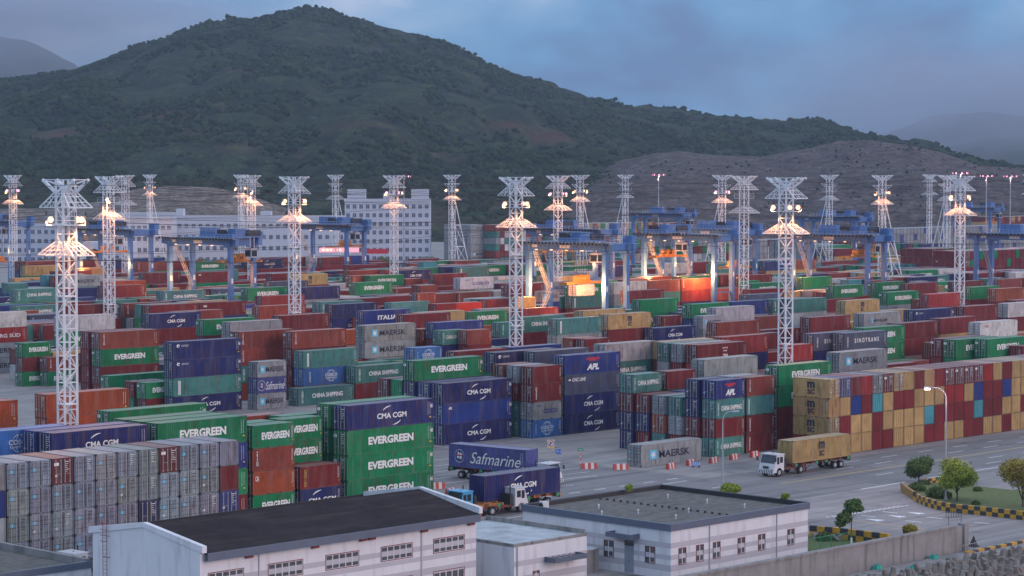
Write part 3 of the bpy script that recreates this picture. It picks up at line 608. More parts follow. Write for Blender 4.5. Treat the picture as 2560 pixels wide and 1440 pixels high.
st(1902, 1, 0, F40, 'Nrn', right=True); st(2032, 1, 0, F20, 'erW', right=True, n=4); st(2110, 1, 0, F40, 'Xnrr'); st(2035, 1, 1, F40, 'Xnrr'); st(2262, 1, 2, F40, 'GGr', right=True, n=4); st(2345, 1, 3, F40, 'Trrr', right=True)
st(433, 3, 1, F45, 'KKtN'); st(643, 3, 0, F20, 'MSM'); st(745, 3, 0, F40, 'C'); st(758, 3, 1, F40, 'tkr'); st(871, 3, 1, F40, 'Cc'); st(845, 3, 2, F40, 'Cc'); st(730, 3, 3, F40, 'Rrrr')
st(250, 4, 0, F40, 'RGrr'); st(222, 4, 1, F40, 'rrrr'); st(274, 3, 5, F40, 'Gr'); st(374, 5, 2, F40, 'Nrrr'); st(288, 5, 4, F40, 'wGrr', right=True); st(57, 5, 1, F20, 'GrG'); st(119, 5, 0, F20, 'RG'); st(67, 6, 0, F40, 'wHMM', right=True); st(335, 3, 3, F20, 'rg'); st(365, 3, 2, F20, 'Gr')
# --- further blocks, from the corners one can make out
for x, y, L, tk, *o in [
 (1036, 872, F20, 'k'), (1100, 871, F40, 'C'), (1138, 874, F40, 'r'), (1238, 880, F45, 'K'), (1404, 853, F40, 'b', 1), (1433, 845, F20, 'o'), (1465, 846, F20, 'r'), (1562, 858, F20, 'o'), (1640, 852, F40, 'W', 1), (1600, 868, F20, 'C'),
 (598, 826, F40, 'R'),
 (929, 822, F40, 'OG', 1), (1039, 806, F40, 'MM', 1), (1115, 787, F40, 'r', 1), (1050, 822, F20, 'o'), (1105, 826, F20, 'C'), (1168, 828, F20, 'F'), (1208, 801, F40, 'b', 1), (700, 790, F40, 'r'), (900, 800, F40, 'F'), (1010, 787, F40, 'r'),
 (1392, 798, F40, 't'), (1521, 788, F40, 'm'), (1300, 795, F40, 'C', 0), (1655, 790, F20, 'D'), (1757, 792, F20, 'M'), (1850, 778, F40, 'w', 1), (1790, 770, F40, 'w'), (1900, 800, F40, 'F', 1), (1920, 835, F40, 'r', 1), (1870, 845, F40, 'y', 1),
 (2049, 805, F40, 'w', 1), (2125, 795, F40, 'r', 1), (2215, 812, F40, 'r'), (2190, 832, F40, 'e', 1), (2450, 811, F40, 'P'), (2350, 798, F40, 'r'), (2160, 783, F40, 'l'), (2285, 778, F45, 'K'), (2410, 772, F40, 'r'), (2113, 752, F40, 'my'), (2211, 754, F40, 'G'),
 (2300, 748, F20, 'o'), (2020, 740, F40, 'C', 1), (2068, 738, F40, 'zw', 1), (2133, 728, F40, 'ro', 1), (2190, 706, F40, 'G', 0), (2085, 715, F40, 'G'), (2242, 700, F40, 'r', 1), (2213, 722, F40, 'r', 1), (2400, 730, F40, 'e', 1), (2298, 722, F40, 'G', 1), (2450, 728, F40, 'O', 1), (2490, 722, F40, 'O'), (2520, 765, F40, 'w'), (2540, 750, F40, 'T'),
 (89, 755, F40, 'Gg', 1), (150, 720, F40, 'C', 1), (70, 707, F20, 'z', 1), (136, 690, F40, 'r'), (240, 742, F20, 'b', 1), (258, 715, F40, 'r'), (330, 745, F40, 'C'), (407, 728, F40, 'C'), (517, 737, F40, 'G', 1), (590, 732, F40, 'G'), (640, 732, F40, 'G', 1), (487, 762, F40, 'r', 1), (560, 772, F40, 'F', 1),
 (585, 715, F40, 'e', 1), (534, 700, F40, 'y', 1), (500, 690, F40, 'N', 1), (596, 672, F40, 'C', 1), (455, 677, F40, 'G', 1), (366, 700, F40, 'O', 1), (260, 668, F40, 'y', 1), (230, 675, F40, 'r', 1), (62, 665, F40, 'y'), (130, 668, F40, 'r', 1), (520, 790, F40, 'G'), (640, 790, F40, 'G', 1), (575, 805, F40, 'W'), (600, 822, F40, 'n'),
 (889, 707, F40, 'GG'), (850, 714, F40, 'n', 1), (812, 680, F40, 'C', 1), (770, 700, F40, 's', 1), (720, 716, F40, 'G', 1), (762, 735, F40, 'e', 1), (765, 760, F40, 'F', 1), (720, 775, F40, 'm', 1), (800, 755, F40, 'C'), (943, 757, F40, 'n', 1), (963, 745, F40, 'r', 1), (1025, 767, F40, 'I', 1), (900, 740, F40, 'w', 1), (1205, 756, F40, 'e', 1), (1090, 760, F20, 'e'), (1270, 775, F40, 'G', 1), (1163, 775, F40, 'y', 1),
 (1150, 695, F40, 'p'), (1045, 712, F20, 'R'), (1094, 712, F20, 'F', 1), (1042, 731, F20, 'R'), (1010, 686, F40, 'G', 1), (950, 660, F40, 'r', 1), (975, 655, F40, 'r', 1), (955, 674, F40, 'F', 1), (880, 690, F40, 'o'), (1093, 655, F20, 'j', 1), (1094, 668, F40, 'g', 1), (1168, 682, F40, 'r', 1), (1215, 690, F40, 'R', 1), (1055, 695, F20, 'F', 1), (1290, 700, F40, 'G', 1),
 (1385, 740, F40, 'C'), (1340, 740, F20, 'y', 1), (1476, 738, F40, 'C', 1), (1396, 768, F40, 'r', 1), (1562, 766, F40, 'y', 1), (1643, 760, F40, 'r', 1), (1571, 727, F40, 'r'), (1610, 728, F40, 'r', 1), (1690, 725, F40, 'm'), (1772, 722, F40, 'G'), (1824, 750, F40, 'G', 1), (1695, 745, F40, 'g', 1), (1630, 690, F40, 'G', 1), (1545, 702, F40, 'G', 1), (1733, 690, F20, 'U', 1), (1770, 700, F20, 'y', 1), (1690, 688, F40, 'r', 1), (1810, 768, F20, 'w'), (1920, 745, F40, 'b', 1), (1960, 720, F40, 'r', 1), (2000, 712, F40, 'y', 1), (1880, 710, F40, 'G'), (1955, 735, F40, 's', 1),
 (2080, 690, F40, 'g', 1), (2120, 700, F20, 'j'), (2345, 705, F40, 'r', 1), (2460, 700, F40, 'r', 1), (2320, 705, F20, 'l', 1), (2560, 705, F40, 'g', 1), (2500, 712, F40, 'g', 1), (1440, 690, F40, 'y', 1), (1350, 690, F40, 'z'), (1430, 712, F40, 'G', 0)]:
    au(x, y, L, tk, right=bool(o and o[0]))
# --- the rest of the yard: every other bay of every block is stacked too
for k in range(1, 17):
    for j in range(6):
        w = FR[k]+RS*j; hl = random.random
        ua_ = max(232 if k < 6 else 150, uat(-260, w, 6)); ub_ = uat(2750, w, 6)
        if k == 1: ua_ = 275
        if k == 2: ua_ = 300
        if k == 3: ua_ = 262
        u = math.floor(ua_/12.7)*12.7+4.1*k
        while u < ub_:
            L = F40
            Zd = u*ch+w*sh
            if u >= ua_-13 and Zd < 800+random.uniform(-25, 25):
                rr_ = math.sin(u*.031+k*2.1)+math.sin(k*1.7+u*.011)
                n = 2+(random.random() < .55)+(rr_ > .6)*(random.random() < .6)-(random.random() < .12)
                n = max(1, min(4, n)) if k > 5 else max(1, min(2+(random.random() < .3 and u > 330), n))
                for b in (u, u+.35, u-.35, u+1, u-1, u+2.5, u-2.5):
                    if free(k, j, b, L): place_stack(b, w, L, rnd(n), 2.9, k); break
                else:
                    for b in (u, u+3, u+6, u-3):
                        if free(k, j, b, F20): place_stack(b, w, F20, rnd(max(1, n)), 2.59, k); break
            u += 12.7
# left section blocks beyond the orange boxes stay low
for k in (1,):
    for j in (3, 4, 5):
        for u in (100, 112.7): 
            if free(k, j, u, F40): place_stack(u, FR[k]+RS*j, F40, rnd(2), 2.9, k)
# far stacks beyond the yard's far road
def farwall(x, ytop, n, cols, toks, typ='w', L=F40, Zd=None):
    Z = Zd or FPX*(HC-n*2.75)/(ytop-432); u, w = atd(x, Z)
    for c_ in range(cols):
        for r in range(n):
            tk = random.choice(toks)
            if typ == 'w': BOX.append(dict(u=u+2.6*c_+2.44, w=w, z=r*2.75, L=L, H=2.7, t=tk, typ='w', flip=False, k=20, lv=n-1-r, grp='far'))
            else: BOX.append(dict(u=u, w=w+2.7*c_, z=r*2.75, L=L, H=2.7, t=tk, typ='u', flip=False, k=20, lv=n-1-r, grp='far'))
farwall(1176, 562, 6, 6, 'MWWMMl', 'u'); farwall(1240, 562, 6, 12, 'wWrFz'); farwall(1400, 560, 6, 24, 'rFOyWwG'); farwall(1560, 560, 5, 20, 'ywrWF')
farwall(1900, 600, 4, 14, 'WWwWr', 'w'); farwall(1994, 600, 5, 5, 'MMMW', 'u'); farwall(2085, 622, 4, 4, 'srym', 'u'); farwall(2180, 600, 4, 8, 'rryNG', 'u'); farwall(2253, 640, 3, 3, 'mym', 'u'); farwall(2310, 610, 4, 5, 'NerG', 'u')
farwall(2415, 628, 5, 26, 'rrrTGrr', 'w'); farwall(2330, 622, 5, 8, 'rGrr', 'w'); farwall(2225, 535, 5, 60, 'WWWWvMW', 'w', Zd=1050); farwall(2480, 522, 6, 30, 'rTyror', 'w', Zd=1180)
farwall(2080, 585, 4, 5, 'gWc', 'u', Zd=900); farwall(1700, 590, 5, 14, 'WwrG', 'w', Zd=880); farwall(1520, 600, 3, 8, 'zjry', 'u', Zd=900)
# --- which boxes show, and how large: coarse depth buffer from the photograph's viewpoint
def corners(b):
    if b['typ'] == 'u': return b['u'], b['w'], b['u']+b['L'], b['w']+2.44
    return b['u']-2.44, b['w'], b['u'], b['w']+b['L']
NX, NY = 1280, 720; zb = np.full((NY, NX), 1e9); ib = np.full((NY, NX), -1)
def raster(P3, idx):
    pts = []
    for p in P3:
        x, y = proj(*p); pts.append((x*NX/2560, y*NY/1440, p[0]*ch+p[1]*sh))
    xs = [p[0] for p in pts]; ys = [p[1] for p in pts]
    x0, x1 = max(0, int(min(xs))), min(NX-1, int(max(xs))+1); y0, y1 = max(0, int(min(ys))), min(NY-1, int(max(ys))+1)
    if x1 <= x0 or y1 <= y0: return
    X, Y = np.meshgrid(np.arange(x0, x1)+.5, np.arange(y0, y1)+.5); ins = None
    for sgn in (1, -1):
        m = np.ones(X.shape, bool)
        for i in range(4):
            ax, ay, _ = pts[i]; bx, by, _ = pts[(i+1) % 4]
            m &= sgn*((bx-ax)*(Y-ay)-(by-ay)*(X-ax)) >= 0
        ins = m if ins is None else (ins | m)
    d = sum(p[2] for p in pts)/4; z = zb[y0:y1, x0:x1]; m = ins & (d < z); z[m] = d; ib[y0:y1, x0:x1][m] = idx
for i, b in enumerate(BOX):
    x0, y0, x1, y1 = corners(b); z0, z1 = b['z'], b['z']+b['H']
    px = proj(x0, y0, z0)[0]; py = proj(x0, y0, z1)[1]
    if px < -500 or px > 3100 or py > 1500: continue
    raster([(x0, y0, z0), (x1, y0, z0), (x1, y0, z1), (x0, y0, z1)], i)
    raster([(x0, y0, z0), (x0, y1, z0), (x0, y1, z1), (x0, y0, z1)], i)
    raster([(x0, y0, z1), (x1, y0, z1), (x1, y1, z1), (x0, y1, z1)], i)
cnt = np.bincount(ib[ib >= 0], minlength=len(BOX)); order = np.argsort(-cnt)
NIND = 305
ind = set(int(i) for i in order[:NIND] if cnt[i] > 0)
print('boxes', len(BOX), 'visible', int((cnt > 0).sum()), 'smallest individual px', int(cnt[order[NIND-1]]))
def make_container(b, par=True, root=None):
    L, Hh = (b['L'], b['H'])
    Hh = 2.59 if abs(Hh-2.59) < .02 else 2.9 if abs(Hh-2.9) < .02 else 2.7
    col, lg = TOK[b['t']]; kk = random.uniform(.68, 1.08) if b.get('grp') == 'left' else random.uniform(.62, 1.1) if b.get('grp') == 'right' else random.uniform(.82, 1.2); c = tuple(v*kk*random.uniform(.94, 1.06)*q_ for v, q_ in zip(CK[col], (random.choice((.86, .9, 1.)), 1., random.choice((.95, 1.12, 1.2))) if b.get('grp') == 'left' and col == 'grey' else (1, 1, 1)))+(1,)
    me = bodymesh(L, Hh)
    if b['typ'] == 'u': rz = 0 if not b['flip'] else math.pi; loc = (b['u'], b['w'], b['z']) if not b['flip'] else (b['u']+L, b['w']+2.44, b['z'])
    elif b['typ'] == 'w': rz = R_(90) if not b['flip'] else -R_(90); loc = (b['u'], b['w'], b['z']) if not b['flip'] else (b['u']-2.44, b['w']+L, b['z'])
    else: rz, loc = b['rz'], (b['u'], b['w'], b['z'])
    r = empty('shipping_container', loc, rz)
    link('body', me[0], r, color=c)
    for d, q in ((1, 2), (3, 4)):
        dd = link('door', me[d], r, color=c); link('lock_rods', me[q], dd)
    link('lettering', markmesh(lg, L, Hh, random.randrange(4)), r)
    return r
ORD = ['zeroth', 'first', 'second', 'third', 'fourth', 'fifth', 'sixth', 'seventh', 'eighth', 'ninth', 'tenth', 'eleventh', 'twelfth', 'thirteenth', 'fourteenth', 'fifteenth', 'sixteenth', 'seventeenth', 'eighteenth', 'nineteenth', 'twentieth']+['twenty-'+s for s in ('first', 'second', 'third', 'fourth', 'fifth', 'sixth', 'seventh', 'eighth', 'ninth')]+['thirtieth']+['thirty-'+s for s in ('first', 'second', 'third', 'fourth', 'fifth', 'sixth', 'seventh', 'eighth', 'ninth')]+['fortieth']+['forty-'+s for s in ('first', 'second', 'third', 'fourth', 'fifth', 'sixth', 'seventh', 'eighth', 'ninth')]
LVW = ['topmost', 'second down', 'third down', 'fourth down', 'fifth down', 'sixth down']
grp = {}
for i in ind:
    b = BOX[i]; x0, y0, x1, y1 = corners(b); b['sx'] = proj((x0+x1)/2, (y0+y1)/2, b['z']+1.3)[0]
    key = ('wall', b['grp'], b['lv']) if b['grp'] in ('left', 'right') else (b['k'], TOK[b['t']], b['lv'])
    grp.setdefault(key, []).append(i)
for key, ids in grp.items():
    ids.sort(key=lambda i: BOX[i]['sx'])
    for n, i in enumerate(ids):
        b = BOX[i]; r = make_container(b); col, lg = TOK[b['t']]
        if key[0] == 'wall':
            side = 'lower-left container wall' if b['grp'] == 'left' else 'right-hand wall by the road'
            row = ['top row', 'second row', 'third row', 'bottom row'][b['lv']]
            tag(r, f"{col} container, {ORD[n+1]} from left in {row} of {side}", 'container', 'containers in the '+('lower-left' if b['grp'] == 'left' else 'right-hand')+' wall')
        else:
            blk = 'far stacks behind the cranes' if b['k'] == 20 else ORD[b['k']+1]+' block from the road'
            o_ = f"{ORD[n+1]} from left" if len(ids) > 1 else 'only such'
            tag(r, f"{LDESC[lg]} {col} container, {LVW[min(5, b['lv'])]} in stack, {o_}, {blk}", 'container', 'stacked shipping containers')
# the many smaller ones further off and the ones buried in the stacks: one mass
rest = [i for i in range(len(BOX)) if i not in ind and (cnt[i] > 0 or BOX[i]['lv'] == 0 or BOX[i]['k'] <= 1)]
vs = []; fs = []; cs = []
nb = len(vs)
for i in rest:
    b = BOX[i]; x0, y0, x1, y1 = corners(b); z0, z1 = b['z'], b['z']+b['H']; c = np.array(CK[TOK[b['t']][0]])*random.uniform(.85, 1.15)
    def bx(a0, b0, c0, a1, b1, c1, cc):
        s = len(vs); vs.extend([(a0, b0, c0), (a1, b0, c0), (a1, b1, c0), (a0, b1, c0), (a0, b0, c1), (a1, b0, c1), (a1, b1, c1), (a0, b1, c1)])
        fs.extend([(s, s+3, s+2, s+1), (s+4, s+5, s+6, s+7), (s, s+1, s+5, s+4), (s+1, s+2, s+6, s+5), (s+2, s+3, s+7, s+6), (s+3, s, s+4, s+7)]); cs.extend([tuple(cc)+(1,)]*24)
    bx(x0+.03, y0+.03, z0+.03, x1-.03, y1-.03, z1-.02, c)
    if cnt[i] > 0:
        dk = c*.6+np.array([.02, .01, .01])
        for (a, b_) in ((x0, y0), (x1-.14, y0), (x0, y1-.14)): bx(a, b_, z0, a+.14, b_+.14, z1, dk)
        bx(x0+.15, y0, z0+.02, x1-.15, y0+.06, z0+.14, dk); bx(x0, y0+.15, z0+.02, x0+.06, y1-.15, z0+.14, dk)
        n = int((x1-x0)/.56)
        for q in range(n): xx = x0+.25+q*(x1-x0-.5)/max(1, n); bx(xx, y0+.002, z0+.16, xx+.24, y0+.05, z1-.08, c)
        if b['typ'] == 'u':
            rc = np.array([.3, .3, .31])
            for yy in (.5, .95, 1.45, 1.9): bx(x0-.01, y0+yy, z0+.2, x0+.028, y0+yy+.05, z1-.15, rc)
            for zz in (1.9, 1.6, 1.3): bx(x0-.005, y0+.25, z0+zz, x0+.028, y0+.25+random.uniform(.3, .6), z0+zz+.09, rc*1.6)
            lg = TOK[b['t']][1]
            if lg in LDESC and lg not in ('', 'tex', 'cronos', 'oocl', 'cai', 'aplsm', 'maersksm', 'ues', 'gold') and y0 < 1e9:
                lmb = MB(); logo(lg, lmb, b['L'], b['H']); lc = [(.75, .75, .73), (.03, .03, .05), (.03, .04, .2), (.5, .03, .04), (.12, .5, .7), (.75, .5, .1)]
                s = len(vs); vs.extend([(x0+p[0], y0-.01+p[1], z0+p[2]) for p in lmb.v])
                for f, m_ in zip(lmb.f, lmb.m): fs.append(tuple(s+q for q in f)); cs.extend([lc[m_]+(1,)]*len(f))
me = bpy.data.meshes.new('distant_containers'); me.from_pydata(vs, [], fs); at_ = me.color_attributes.new('col', 'FLOAT_COLOR', 'CORNER'); at_.data.foreach_set('color', np.array(cs, dtype=np.float32).ravel()); me.materials.append(M_STUFF)
tag(link('distant_containers', me), 'mass of smaller stacked containers filling the rest of the yard', 'containers', kind='stuff')
print('stuff faces', len(fs))

# ------------------------------------------------------------------ lattice towers with lamps
def lattice(mb, p0, p1, q0, q1, z0, z1, n, r=.05, dg=True):
    # four-legged lattice between rectangles (p0..p1 at z0) and (q0..q1 at z1), centred x/y half sizes
    def cn(t): hx = p0+(q0-p0)*t; hy = p1+(q1-p1)*t; z = z0+(z1-z0)*t; return [Vector((-hx, -hy, z)), Vector((hx, -hy, z)), Vector((hx, hy, z)), Vector((-hx, hy, z))]
    a = cn(0); b = cn(1)
    for i in range(4): mb.bar(a[i], b[i], r*2.9)
    for k in range(n):
        c0, c1 = cn(k/n), cn((k+1)/n)
        for i in range(4):
            j = (i+1) % 4; mb.bar(c1[i], c1[j], r)
            if dg: mb.bar(c0[i], c1[j], r) if (k+i) % 2 else mb.bar(c0[j], c1[i], r)
def skirt(mb, zb, zt, ax, ay, bx=.86, by=.7, r=.06):
    # pyramid-shaped lattice collar: wide lower rim, narrow top
    lo = [Vector((-ax, -ay, zb)), Vector((ax, -ay, zb)), Vector((ax, ay, zb)), Vector((-ax, ay, zb))]
    hi = [Vector((-bx, -by, zt)), Vector((bx, -by, zt)), Vector((bx, by, zt)), Vector((-bx, by, zt))]; inn = [Vector((p.x, p.y, zb)) for p in hi]
    for i in range(4):
        j = (i+1) % 4; mb.bar(lo[i], lo[j], r*1.3); mb.bar(lo[i], hi[i], r*1.5); mb.bar(lo[i], inn[i], r)
        for t in (.33, .66):
            m_ = lo[i].lerp(hi[i], t); m2 = lo[j].lerp(hi[j], t); mb.bar(m_, m2, r); mb.bar(m_, Vector((m_.x, m_.y, zb)).lerp(inn[i], .0), r*.8)
        for t in (.25, .5, .75): mb.bar(lo[i].lerp(lo[j], t), hi[i].lerp(hi[j], t), r*.8)
def plat(mb, z, a, b):
    mb.box((-a, -b, z-.06), (a, b, z)); 
    for x in (-a, a):
        for y in (-b, 0, b): mb.bar((x, y, z), (x, y, z+1), .03)
    for y in (-b, b): mb.bar((-a, y, z+1), (a, y, z+1), .03); mb.bar((-a, y, z+.5), (a, y, z+.5), .025)
    for x in (-a, a): mb.bar((x, -b, z+1), (x, b, z+1), .03)
_tw = {}
def towermeshes(kind):
    if kind in _tw: return _tw[kind]
    body = MB(); lattice(body, .86, .7, .86, .7, 0, 37.5, 24, .06)
    for z in (11.5, 24.0): body.box((-.95, -.8, z), (.95, .8, z+.12))
    top = MB(); lattice(top, .86, .7, 1.0, 3.1, 36.0, 37.5, 2, .07)
    ins = MB()
    up = MB(); low = MB(); pf = MB(); brace = MB()
    if kind == 'a': skirt(up, 34.3, 36.2, 1.6, 2.95); skirt(low, 28.8, 30.4, 1.5, 3.5); plat(pf, 32.3, 1.35, 1.9)
    else:
        for s in (-1, 1):
            for x in (-.86, .86): up.bar((x, s*.7, 33.2), (x, s*2.9, 34.6), .09); up.bar((x, s*.7, 34.6), (x, s*2.9, 34.6), .08)
            up.bar((-.86, s*2.9, 34.6), (.86, s*2.9, 34.6), .08); up.bar((-.86, s*1.8, 33.9), (.86, s*1.8, 34.6), .05); up.bar((.86, s*1.8, 33.9), (-.86, s*1.8, 34.6), .05)
        skirt(low, 29.0, 30.5, 2.0, 2.7); plat(pf, 31.8, 1.35, 1.9)
        s = 1 if kind == 'bl' else -1
        for x0, x1 in ((-1, -2.8), (1, 2.8)): brace.bar((x0*.8, s*.7, 29), (x1, s*7.4, 0), .19)
        for t in (.3, .55, .78, .97):
            y = s*(.7+6.7*t); z = 29*(1-t); hx = .8+2*t
            brace.bar((-hx, y, z), (hx, y, z), .12); brace.bar((-hx, y, z), (-.86, s*.7, z), .12); brace.bar((hx, y, z), (.86, s*.7, z), .12)
        for (t0, t1) in ((.3, .55), (.55, .78), (.78, .97)):
            for q in (-1, 1):
                h0, h1 = (.8+2*t0)*q, (.8+2*t1)*q; brace.bar((h0, s*(.7+6.7*t0), 29*(1-t0)), (q*.86, s*.7, 29*(1-t1)), .10)
            brace.bar((-(.8+2*t0), s*(.7+6.7*t0), 29*(1-t0)), (.8+2*t1, s*(.7+6.7*t1), 29*(1-t1)), .1)
    for s in (-1, 1):
        for z, y in ((37.4, 3.0), (33.8, 2.9), (28.7, 3.3 if kind == 'a' else 2.6)):
            for x in (-.7, .7): ins.bar((x, s*y, z), (x, s*y, z-.45), .07, n=5)
    r = [('lattice_mast', body.mesh('lattice_mast', M_TOWER)), ('top_frame', top.mesh('top_frame', M_TOWER)), ('upper_crossarm', up.mesh('upper_crossarm', M_TOWER)), ('lower_crossarm', low.mesh('lower_crossarm', M_TOWER)), ('lamp_platform', pf.mesh('lamp_platform', M_TOWER)), ('insulators', ins.mesh('insulators', M_DARK))]
    if brace.v: r.append(('bracing_legs', brace.mesh('bracing_legs', M_TOWER)))
    _tw[kind] = r; return r
fl = MB(); fl.box((-.28, -.3, -.25), (.28, .3, .25)); fl.bar((0, 0, -.25), (0, 0, -.6), .04); FLH = fl.mesh('floodlight', M_DARK)
gl = MB(); gl.bar((0, -.301, 0), (0, -.36, 0), .36, n=10); FLG = gl.mesh('lit_lens', M_EMW); gl2 = MB(); gl2.bar((0, -.301, 0), (0, -.36, 0), .36, n=10); FLG2 = gl2.mesh('lit_lens', M_EMP)
def lamp_light(name, loc, e, col=(1, .58, .30), r=.35, parent=None, spot=None):
    l = bpy.data.lights.new(name, 'SPOT' if spot else 'POINT'); l.energy = e; l.color = col; l.shadow_soft_size = r
    if spot: l.spot_size = R_(spot); l.spot_blend = .7
    o = bpy.data.objects.new(name, l); C.objects.link(o); o.location = loc; o.parent = parent; return o
LK = 1.6
TOW = [(33, 725, 'a', 'lit', 2), (165, 275, 'a', 'lit', 2), (272, 484, 'a', 'lit', 1), (314, 707, 'a', '', 0), (375, 960, 'br', 'lit', 2), (603, 900, 'br', 'lit', 2), (629, 690, 'a', 'lit', 1), (736, 456, 'a', 'lit', 2), (839, 845, 'br', '', 0),
       (985, 643, 'a', 'lit', 2), (1130, 820, 'br', 'lit', 2), (1290, 416, 'a', 'lit', 2), (1395, 608, 'a', 'lit', 2), (1450, 775, 'br', 'lit', 2), (1563, 900, 'bl', '', 0), (1805, 745, 'bl', 'lit', 2), (1860, 566, 'a', '', 0), (1965, 372, 'a', 'lit', 3),
       (2073, 820, 'bl', '', 0), (2205, 707, 'br', 'lit', 2), (2323, 1048, 'a', '', 0), (2367, 797, 'bl', '', 0), (2400, 534, 'a', 'lit', 2), (2574, 1048, 'a', '', 0)]
LANES = []; npos = {}
lane_t = {}
for n, (x, Z, kd, lit, nl) in enumerate(TOW):
    u, w = atd(x, Z); t = empty('lattice_tower', (u, w, 0))
    for nm, me in towermeshes(kd): link(nm, me, t)
    body_ = 'straight' if kd == 'a' else 'strut-braced'
    tag(t, f"white {body_} lattice tower {'with lit floodlights' if lit else 'without lit lamps'}, {ORD[n+1]} tower from left", 'tower', 'white lattice towers over the yard')
    zl = 32.9 if kd == 'a' else 32.4
    if lit:
        ps = {1: [(-1.2, -1.5)], 2: [(-1.2, 1.5), (1.2, -1.5)], 3: [(-1.2, 1.5), (1.2, -1.5), (-1.1, -1.7)]}[nl]
        if nl == 2: ps += [(1.2, -.7)]
        for (px_, py_) in ps:
            f_ = link('floodlight', FLH, t, (px_, py_, zl), HEAD+R_(random.choice((-60, -20, -110, -90)))); link('lit_lens', FLG if (n % 3) else FLG2, f_)
            # lens faces away from the mast, roughly towards the yard in front
        for (px_, py_) in ps[:2]: lamp_light('floodlight_bulb', (px_*1.3, py_*1.3, zl-.2), 3300*LK, (1, .42, .16), r=.3, parent=t, spot=150)
    lane_t.setdefault(round((w-15)/29), []).append((u, w))
# wires strung from tower to tower along the lanes
nw = 0
for key in sorted(lane_t):
    pts = sorted(lane_t[key]); w = sum(p[1] for p in pts)/len(pts)
    us = [p[0] for p in pts]
    xs = []; d = 150
    lo = us[0]; 
    while lo > -60: lo -= d
    seq = []; uu = lo
    anchors = sorted(set([lo, lo+d]+[lo+d*i for i in range(1, 12) if all(abs(lo+d*i-q) > 60 for q in us)]+us))
    anchors = [a for a in anchors if a <= us[-1]+460]
    if w > 640: continue
    for z, dy in ((37.0, -3.0), (33.4, 2.9), (28.3, -3.3), (28.3, 3.3))[:4 if w < 420 else 2]:
        mb = MB()
        for a, b in zip(anchors, anchors[1:]):
            wa = dict(pts).get(a, w); wb = dict(pts).get(b, w); n_ = 8
            pp = [Vector((a+(b-a)*i/n_, wa+(wb-wa)*i/n_+dy, z-2.2*4*(i/n_)*(1-i/n_)*((b-a)/150)**2)) for i in range(n_+1)]
            mb.path(pp, .03 if w < 450 else .04, n=3)
        nw += 1
        tag(mb.build('overhead_cable', M_CABLE), f"thin black overhead wire strung between white towers, {ORD[nw]} counting back from the road", 'cable', 'overhead wires between the towers')
# high masts
def highmast(n, x, y, Z, txt):
    u, w = atd(x, Z); z = HC-(y-432)*Z/FPX; t = empty('high_mast_light', (u, w, 0)); MB().bar((0, 0, 0), (0, 0, z), .38, .16, n=8).build('mast', M_LAMPP, t)
    c = MB(); c.cyl((0, 0, z-.3), 2.1, .15, n=14); c.path([(2.1*math.cos(a*.785), 2.1*math.sin(a*.785), z-.1) for a in range(9)], .08); c.build('crown_ring', M_LAMPP, t)
    for i in range(8):
        a = i*.785; b = MB().box((-.3, -.3, -.3), (.3, .3, .3)).build('floodlight', M_DARK, t, (2.2*math.cos(a), 2.2*math.sin(a), z), a)
        MB().bar((.31, 0, 0), (.40, 0, 0), .3, n=8).build('lit_lens', M_EMP, b)
    lamp_light('floodlight_bulb', (0, 0, z-1.2), 5000*LK, (1, .5, .55), parent=t); tag(t, txt, 'light mast', 'tall mast lights behind the yard')
highmast(0, 1010, 441, 900, 'tall mast light with pink-glowing crown behind the lit tower before the white office')
highmast(1, 1646, 437, 950, 'lone thin mast light glowing pink in front of the quarried hillside')
highmast(2, 2400, 433, 800, 'mast light glowing just above the right-hand lit lattice tower')
highmast(3, 2465, 440, 980, 'left one of the two slim mast lights at the far right')
highmast(4, 2525, 441, 920, 'rightmost slim mast light by the photo edge')

